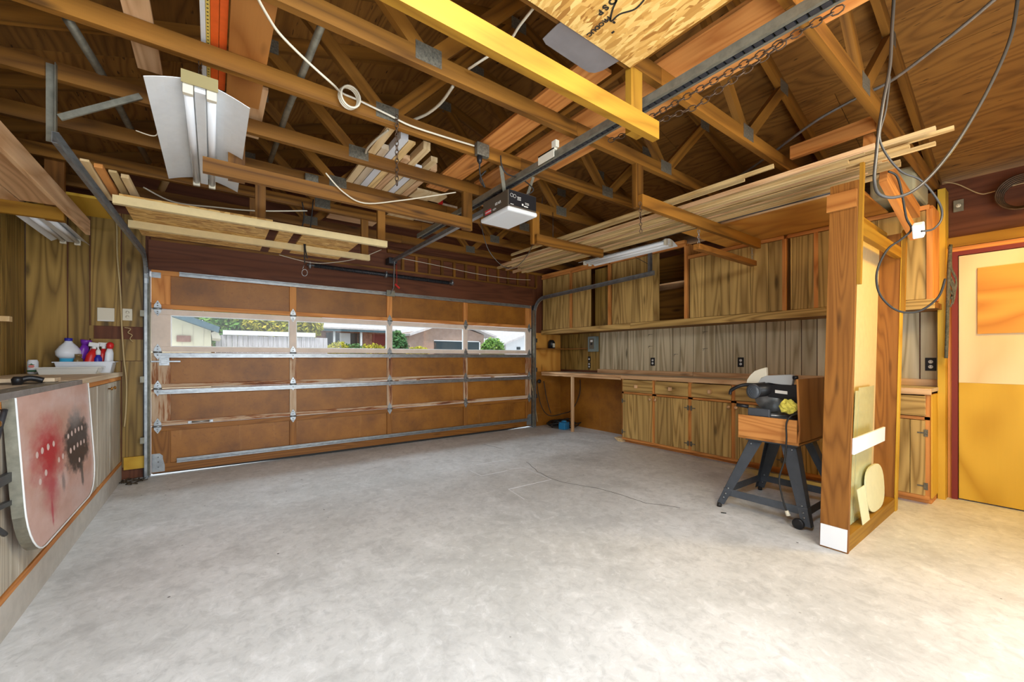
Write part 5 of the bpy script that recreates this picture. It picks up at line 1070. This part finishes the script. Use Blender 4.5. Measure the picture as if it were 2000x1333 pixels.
for u, w_ in seen:
    a = bmm.verts.new(leafpt(u, w_, .0)-ORG[ft.name]); a[lay] = V(u, w_, 0); fr_.append(a); b = bmm.verts.new(leafpt(u, w_, -.028)-ORG[ft.name]); b[lay] = V(u, w_, 0); bk_.append(b)
bmm.faces.new(fr_); bmm.faces.new(bk_[::-1])
for i in range(len(fr_)): j = (i+1) % len(fr_); bmm.faces.new((fr_[i], bk_[i], bk_[j], fr_[j]))
bmesh.ops.recalc_face_normals(bmm, faces=bmm.faces); bmm.to_mesh(me); bmm.free(); me.materials.append(M['table'])
o = bpy.data.objects.new('leaf_panel', me); COL.objects.link(o); o.parent = ft; ORG[o.name] = ORG[ft.name]
def rim(m):
    for (u0, w0), (u1, w1) in zip(seen[:-1], seen[1:]):
        a, b = leafpt(u0, w0, -.015), leafpt(u1, w1, -.015)
        c = V(-1, 0, 0); m.beam(a, b, .006, .040, up=(1, 0, 0))
part(ft, 'metal_rim', M['brass' if False else 'galv_dull'], rim)
part(ft, 'white_edge', M['white'], lambda m: m.tube([leafpt(u, w_, .004) for u, w_ in seen], .004, 6))
part(ft, 'folded_leg', M['dark_steel'], lambda m: (m.tube(smooth_path([(XC+.02, 2.62, .98), (XC+.02, 2.50, .80), (XC+.02, 2.45, .6), (XC+.02, 2.62, .46)]), .010, 8), m.beam((XC+.02, 2.3, .70), (XC+.02, 2.66, .69), .02, .04), m.beam((XC+.02, 2.3, .62), (XC+.02, 2.66, .58), .02, .02)))
m = MB(); q = P(34, 752, z=ZCT-.008); m.tube(smooth_path([q+V(0, 0, .02), q+V(.04, .02, .035), q+V(.09, .03, .02)]), .016, 8); m.lathe(q+V(0, 0, .0), [(.02, 0), (.024, .03), (.015, .045)], 10); tag(m.build('black_clamp', M['black'], None), 'small black clamp on the near end of the left counter', 'clamp')

# soda can
q = V(-1.225, 5.16, ZCT); t = root('drink_can', tuple(q)); tag(t, 'pale green and white drink can on the left counter', 'can')
part(t, 'body', M['jug'], lambda m: m.lathe(q, [(.022, 0), (.031, .008), (.033, .03), (.033, .105), (.027, .118), (.026, .122)], 28))
part(t, 'lid', M['galv'], lambda m: m.lathe(q+V(0, 0, .122), [(.026, 0), (.026, .001), (.022, -.002)], 24))
part(t, 'green_band', M['green'], lambda m: m.lathe(q+V(0, 0, .022), [(.0334, 0), (.0334, .014)], 28))
part(t, 'emblem', M['pink'], lambda m: m.prism([q+V(.018*math.cos(a)-.0, -.0335+.0, .068+.013*math.sin(a)) for a in [k*math.pi/8 for k in range(16)]], (0, -.001, 0)))
part(t, 'emblem_crown', M['green'], lambda m: m.prism([q+V(x, -.0338, z) for x, z in ((-.02, .082), (-.008, .085), (0, .092), (.008, .085), (.02, .082), (.014, .079), (-.014, .079))], (0, -.001, 0)))
# trays and bottles
bc = V(-.905, 5.20, ZCT)
def bin_(name, lab, c, wx, wy, h, lip, mat):
    m = MB(); t_ = .004
    m.box((c.x-wx*.9, c.y-wy*.9, c.z), (c.x+wx*.9, c.y+wy*.9, c.z+t_))
    for sx in (-1, 1): m._add([(c.x+sx*wx*.9, c.y-wy*.9, c.z), (c.x+sx*wx*.9, c.y+wy*.9, c.z), (c.x+sx*wx, c.y+wy, c.z+h), (c.x+sx*wx, c.y-wy, c.z+h), (c.x+sx*(wx*.9-t_), c.y-wy*.9, c.z), (c.x+sx*(wx*.9-t_), c.y+wy*.9, c.z), (c.x+sx*(wx-t_), c.y+wy, c.z+h), (c.x+sx*(wx-t_), c.y-wy, c.z+h)], [(0, 1, 2, 3), (7, 6, 5, 4), (3, 2, 6, 7), (0, 4, 5, 1), (1, 5, 6, 2), (0, 3, 7, 4)])
    for sy in (-1, 1): m._add([(c.x-wx*.9, c.y+sy*wy*.9, c.z), (c.x+wx*.9, c.y+sy*wy*.9, c.z), (c.x+wx, c.y+sy*wy, c.z+h), (c.x-wx, c.y+sy*wy, c.z+h), (c.x-wx*.9, c.y+sy*(wy*.9-t_), c.z), (c.x+wx*.9, c.y+sy*(wy*.9-t_), c.z), (c.x+wx, c.y+sy*(wy-t_), c.z+h), (c.x-wx, c.y+sy*(wy-t_), c.z+h)], [(0, 1, 2, 3), (7, 6, 5, 4), (3, 2, 6, 7), (0, 4, 5, 1), (1, 5, 6, 2), (0, 3, 7, 4)])
    for s in (-1, 1): m.box((c.x-wx-lip, c.y+s*wy-(lip if s < 0 else 0), c.z+h-.004), (c.x+wx+lip, c.y+s*wy+(lip if s > 0 else 0), c.z+h+.004)); m.box((c.x+s*wx-(lip if s < 0 else 0), c.y-wy, c.z+h-.004), (c.x+s*wx+(lip if s > 0 else 0), c.y+wy, c.z+h+.004))
    return tag(m.build(name, M[mat], None), lab, 'tray')
bin_('bottle_bin', 'white plastic bin holding cleaning bottles on the left counter', V(-.93, 5.30, ZCT), .185, .085, .10, .012, 'jug')
bin_('clear_tray', 'low clear tray of oddments in front of the bottle bin', V(-.985, 5.07, ZCT), .185, .09, .055, .014, 'tan_tray')
m = MB()
for k in range(9): c = V(-1.13+k*.036, 5.07+random.uniform(-.04, .04), ZCT+.005); m.lathe(c, [(.02, 0), (.026, .015), (.02, .035), (.004, .042)], 8)
tag(m.build('tray_oddments', M['tan_wire'], None), 'heap of brown oddments lying in the clear tray', 'oddments', kind='stuff')
zb = ZCT+.006
def bottle(name, lab, c, prof, mat, tiltx=0.0, cap=None, capmat='white', body2=None, spray=None, cat='bottle'):
    t = root(name, tuple(c)); tag(t, lab, cat, 'cleaning bottles in the bin')
    o = part(t, 'body', M[mat], lambda m: m.lathe(c, prof, 20, squash=.75))
    h = prof[-1][1]
    if body2: part(t, 'label', M[body2[0]], lambda m: m.lathe(c+V(0, 0, body2[1]), [(body2[3], 0), (body2[3], body2[2])], 20, squash=.76))
    if cap: part(t, 'cap', M[capmat], lambda m: m.lathe(c+V(0, 0, h), cap, 16))
    if spray: part(t, 'trigger_head', M[spray], lambda m: (m.box((c.x-.035, c.y-.012, c.z+h+.015), (c.x+.028, c.y+.012, c.z+h+.045)), m.lathe(c+V(0, 0, h), [(.014, 0), (.014, .018)], 12), m.beam((c.x+.02, c.y, c.z+h+.02), (c.x+.038, c.y, c.z+h-.03), .012, .01)), .003)
    t.rotation_euler = (0, tiltx, 0); t.scale = (1.1, 1.1, 1.28); return t
bottle('bleach_jug', 'white jug with navy cap and blue liquid at the left of the bin', V(-1.045, 5.30, zb), [(.05, 0), (.055, .02), (.055, .10)], 'ltblue')
j = [o for o in bpy.data.objects if o.name == 'bleach_jug'][0]
part(j, 'jug_top', M['jug'], lambda m: m.lathe(V(-1.045, 5.30, zb+.10), [(.055, 0), (.078, .02), (.080, .05), (.055, .085), (.028, .11), (.020, .125)], 20, squash=.8)); part(j, 'jug_cap', M['navy'], lambda m: m.lathe(V(-1.045, 5.30, zb+.222), [(.024, 0), (.024, .02)], 16))
bottle('purple_jar', 'purple bottle with wide cap at the back of the bin', V(-.985, 5.345, zb), [(.03, 0), (.035, .05), (.032, .17), (.022, .20)], 'purple', .15, [(.024, 0), (.034, .02), (.036, .035)], 'purple')
bottle('spray_bottle', 'red spray bottle with white trigger in the middle of the bin', V(-.915, 5.28, zb), [(.042, 0), (.044, .03), (.040, .12), (.016, .17)], 'red', .16, None, 'white', ('white', .02, .03, .0455), 'white')
bottle('spray_bottle', 'small red bottle with white trigger, second from the right', V(-.835, 5.33, zb), [(.03, 0), (.032, .05), (.03, .13), (.014, .17)], 'red', .05, None, 'white', ('white', .02, .05, .034), 'white')
bottle('blue_bottle', 'dark blue bottle with white cap right of the red one', V(-.850, 5.265, zb), [(.024, 0), (.026, .04), (.026, .10), (.012, .125)], 'navy', .0, [(.016, 0), (.016, .025), (.008, .04)], 'white', ('jug', .03, .03, .0275))
bottle('white_bottle', 'white bottle with red and white top at the right end of the bin', V(-.790, 5.29, zb), [(.03, 0), (.032, .05), (.028, .14), (.018, .17)], 'jug', .06, [(.018, 0), (.024, .015), (.024, .035), (.010, .048)], 'red')
bottle('amber_jar', 'small brown jar beside the jug in the bin', V(-.975, 5.255, zb), [(.028, 0), (.03, .03), (.03, .09), (.018, .11)], 'amber', 0, [(.022, 0), (.022, .02)], 'fir_brown' if False else 'amber')
bottle('small_white_bottle', 'slim tilted white bottle between the purple and red ones', V(-.945, 5.33, zb), [(.024, 0), (.026, .05), (.024, .12), (.014, .15)], 'jug', .22, [(.015, 0), (.015, .03)], 'offwhite')
# notch in the panelling, wooden stub, floor clutter
board('wall_block', 'small pale wood block sticking out of the left wall', 'pine', P(2, 628, x=XL+.01)+V(0, -.03, 0), P(2, 628, x=XL+.01)+V(.05, .03, .04), 'block')
m = MB(); m.box((-.70, YW-.03, .10), (-.545, YW-.002, .22)); tag(m.build('low_wood_piece', M['ply_gold'], None), 'yellow wood piece low on the wall beside the left track', 'wood piece')
m = MB()
for k in range(26): a = V(random.uniform(-.71, -.54), random.uniform(5.18, 5.40), .004); m.beam(a, a+V(random.uniform(-.08, .08), random.uniform(-.05, .05), random.uniform(0, .03)), .012, .006)
tag(m.build('floor_debris', M['dirt'], None), 'dark dusty scraps at the foot of the left door track', 'debris', kind='stuff')
m = MB(); m.box((-.73, YW-.012, 1.28), (-.55, YW-.004, 1.46)); 
cable('knotted_wire', 'tangle of thin wires in the wall notch above the counter', 'tan_wire', [P(x, y, y=5.41) for x, y in ((243, 640), (255, 643), (250, 650), (258, 655), (254, 662), (260, 668))], .004)

# ================================================================== OUTSIDE
m = MB(); m.box((-30, YW+.13, -.25), (45, 60, -.06)); struct(m.build('ground', M['street']))
def house(name, lab): t = root(name, (0, 0, 0)); return t
# cream house at left
def E(px, py, y): return P(px, py, y=y)
t = root('cream_house', tuple(E(370, 700, 17))); tag(t, 'cream sided house with dark roof seen in the left window', 'house')
a = E(250, 612, 17); b = E(412, 648, 17)
part(t, 'wall', M['siding'], lambda m: (m.prism([V(a.x-3, 17, -.1), V(b.x, 17, -.1), V(b.x, 17, b.z+.1), E(345, 616, 17), V(a.x-3, 17, E(345, 616, 17).z+.4)], (0, 5, 0))))
part(t, 'siding_groove', M['offwhite'], lambda m: [m.box((b.x-.2-.28*k, 16.985, 0), (b.x-.185-.28*k, 16.999, E(400, 637, 17).z-.0)) for k in range(9)])
ra = E(335, 612, 16.6); rb = E(428, 645, 16.6)
part(t, 'roof', M['roof_dark'], lambda m: m.obox(((ra.x+rb.x)/2-.9, 19, (ra.z+rb.z)/2+.36), ((rb.x-ra.x)/2+.9, 0, (rb.z-ra.z)/2-.36), (0, 2.6, 0), (.02, 0, .09)))
q = E(359, 662, 16.98); part(t, 'vent_sign', M['brick'], lambda m: m.box((q.x-.18, 16.93, q.z-.10), (q.x+.18, 16.98, q.z+.10)))
part(t, 'soffit', M['offwhite'], lambda m: m.prism([E(412, 650, 16.7), E(425, 646, 16.7), E(432, 662, 16.7), E(414, 660, 16.7)], (0, 3, 0)))
# fence
t = root('board_fence', tuple(E(500, 700, 20))); tag(t, 'weathered grey board fence with a pale cap across the street', 'fence')
fa = E(414, 662, 20); fb = E(634, 662, 20)
def fnc(m):
    x = fa.x+.12
    while x < fb.x: m.box((x, 20, -.1), (x+.17, 20.03, 2.10+random.uniform(-.03, .0)), None, 2); x += .18
part(t, 'boards', M['fence'], fnc)
part(t, 'cap_rail', M['siding_white'], lambda m: m.box((fa.x+.35, 19.9, 2.10), (fb.x-.4, 20.15, 2.28)))
# foliage
def foliage(m, c, r, n, leaf):
    c = Vector(c)
    for i in range(n):
        while True:
            d = V(random.uniform(-1, 1), random.uniform(-1, 1), random.uniform(-1, 1))
            if .35 < d.length < 1: break
        k = .72+.28*random.random(); d = d.normalized()*k*(1+.16*math.sin(d.x*9+c.x)*math.cos(d.z*8))
        p = c+V(d.x*r[0], d.y*r[1], d.z*r[2]); u = V(random.uniform(-1, 1), random.uniform(-1, 1), random.uniform(-1, 1)).normalized(); v = u.orthogonal().normalized(); l = leaf*random.uniform(.6, 1.4)
        off = V(random.uniform(0, 5), 0, 0); b_ = len(m.v)
        m.v += [p-u*l, p+v*l*.5, p+u*l, p-v*l*.5]; m.g += [p+off]*4; m.t += [random.random()]*4; m.f.append((b_, b_+1, b_+2, b_+3)); m.sm.append(False)
def tree(name, lab, c, r, mat, n=2600, leaf=.12, trunk=True):
    t = root(name, (c[0], c[1], 0)); tag(t, lab, 'tree' if trunk else 'shrub')
    part(t, 'foliage', M[mat], lambda m: foliage(m, c, r, n, leaf))
    part(t, 'stem', M['fir'], lambda m: m.tube([V(c[0], c[1], -.05), V(c[0]+.05, c[1], c[2])], [.10, .06], 8))
    return t
q = E(448, 644, 22.5); tree('broad_tree', 'green leafy tree over the left end of the fence', (q.x, 22.5, 2.6), (.9, .8, 1.0), 'leaf_green')
q = E(492, 650, 22.5); tree('broad_tree', 'yellow orange tree above the middle of the fence', (q.x, 22.5, 2.55), (1.3, .8, .95), 'leaf_yellow', 3200)
q = E(555, 650, 22.5); tree('broad_tree', 'olive yellow tree beside the first window post', (q.x, 22.5, 2.5), (1.3, .8, .9), 'leaf_yellow', 3200)
q = E(415, 635, 26); tree('broad_tree', 'distant green tree behind the cream house roof', (q.x, 26, 3.4), (1.6, .8, .9), 'leaf_green')
q = E(590, 648, 22.2); tree('broad_tree', 'yellow green tree right of the first window post', (q.x, 22.2, 2.8), (.9, .8, .9), 'leaf_yellow', 2400)
# brick house, long side
Yh = 24
def X_(px): return E(px, 680, Yh).x
t = root('brick_house', (X_(680), Yh, 0)); tag(t, 'long brick house with pale roof seen in the second window', 'house')
part(t, 'wall', M['brick'], lambda m: m.box((X_(603), Yh, -.1), (8.4, Yh+6, 2.95)))
e0 = E(602, 648, Yh-.8)
part(t, 'roof', M['roof_pale'], lambda m: m.prism([V(X_(603)-.6, Yh-.8, 2.72), V(X_(603)-.6, Yh-.8, 2.80), V(X_(603)-1.5, Yh+4, 4.9), V(X_(603)-1.5, Yh+4, 4.7)], (8.7-X_(603)+.6, 0, 0)))
part(t, 'fascia', M['roof_dark'], lambda m: m.box((X_(603)-.6, Yh-.78, 2.60), (8.7, Yh-.70, 2.72)))
for p0, p1, nm, mt in ((637, 663, 'window', 'house_dark'), (684, 698, 'window', 'house_dark'), (663, 684, 'entry_door', 'siding_white'), (700, 708, 'window', 'house_dark'), (727, 752, 'entry_door', 'dark_paint')):
    part(t, nm, M[mt], lambda m: m.box((X_(p0), Yh-.04, .3), (X_(p1), Yh-.002, 2.55)))
for p0 in (646, 698): part(t, 'porch_post', M['siding_white'], lambda m: m.box((X_(p0), Yh-.6, -.1), (X_(p0)+.10, Yh-.5, 2.6)))
for i, (px, r, mt) in enumerate(((625, (.9, .4, .4), 'leaf_yellow'), (661, (.55, .4, .5), 'leaf_yellow'), (690, (.6, .4, .45), 'leaf_dark'), (728, (.8, .4, .45), 'leaf_yellow'))):
    q = E(px, 680, 21.0+i*.3); tree('low_shrub', ['low yellow hedge left of the brick house door', 'rounded yellow shrub below the white door', 'spiky green shrub before the brick house', 'yellow shrub before the dark red door'][i], (q.x, 21.0+i*.3, 1.45), r, mt, 900, .07, False)
q = E(598, 668, 20.6); t = root('green_umbrella', (q.x, 20.6, 0)); tag(t, 'small green garden umbrella beyond the fence end', 'umbrella')
part(t, 'canopy', M['leaf_dark'], lambda m: m.lathe((q.x, 20.6, 1.85), [(.55, 0), (.5, .08), (.25, .2), (.02, .26)], 12)); part(t, 'pole', M['galv'], lambda m: m.tube([(q.x, 20.6, -.05), (q.x, 20.6, 1.86)], .02, 8))
# second house with garage
Yg = 22
def Xg(px): return E(px, 680, Yg).x
t = root('garage_house', (Xg(850), Yg, 0)); tag(t, 'pinkish brown house with a dark garage opening seen in the third window', 'house')
part(t, 'wall', M['brick_pale'], lambda m: m.prism([V(8.95, Yg, -.1), V(Xg(945), Yg, -.1), V(Xg(945), Yg, 2.6), V(Xg(880), Yg, 3.25), V(8.95, Yg, 2.6)], (0, 6, 0)))
part(t, 'roof', M['roof_pale'], lambda m: (m.beam(V(8.80, Yg+2.5, 2.45), V(Xg(882), Yg+2.5, 3.45), 6, .12), m.beam(V(Xg(882), Yg+2.5, 3.45), V(Xg(962), Yg+2.5, 2.5), 6, .12)))
part(t, 'garage_opening', M['house_dark'], lambda m: m.box((Xg(848), Yg-.05, -.05), (Xg(935), Yg-.002, 2.15)))
part(t, 'opening_trim', M['siding_white'], lambda m: (m.box((Xg(935), Yg-.06, -.05), (Xg(937), Yg-.002, 2.2)), m.box((Xg(847), Yg-.06, 2.15), (Xg(937), Yg-.002, 2.2))))
q = E(775, 665, 19); tree('broad_tree', 'dark green bush right of the middle window post', (q.x, 19, 1.7), (.5, .5, .75), 'leaf_dark', 1800, .09, False)
q = E(817, 675, 18); tree('low_shrub', 'orange brown grass clump before the garage house', (q.x, 18, 1.35), (.5, .4, .35), 'leaf_yellow', 900, .08, False)
q = E(962, 668, 17.5); tree('broad_tree', 'bright green rounded shrub in the fourth window', (q.x, 17.5, 1.55), (.62, .6, .62), 'leaf_green', 2400, .08, False)
Yq = 24
t = root('white_house', (E(1010, 680, Yq).x, Yq, 0)); tag(t, 'white gabled house at the right end of the window row', 'house')
x0 = E(988, 680, Yq).x
part(t, 'wall', M['siding_white'], lambda m: m.prism([V(x0, Yq, -.1), V(x0+7, Yq, -.1), V(x0+7, Yq, 3.2), V(x0+3, Yq, 3.2), V(x0, Yq, 2.2)], (0, 5, 0)))
part(t, 'roof', M['roof_pale'], lambda m: m.beam(V(x0-.7, Yq+2, 2.05), V(x0+3, Yq+2, 3.35), 5, .12))
part(t, 'window', M['house_dark'], lambda m: m.box((E(1009, 678, Yq).x, Yq-.03, 1.75), (E(1016, 678, Yq).x, Yq-.002, 1.95)))
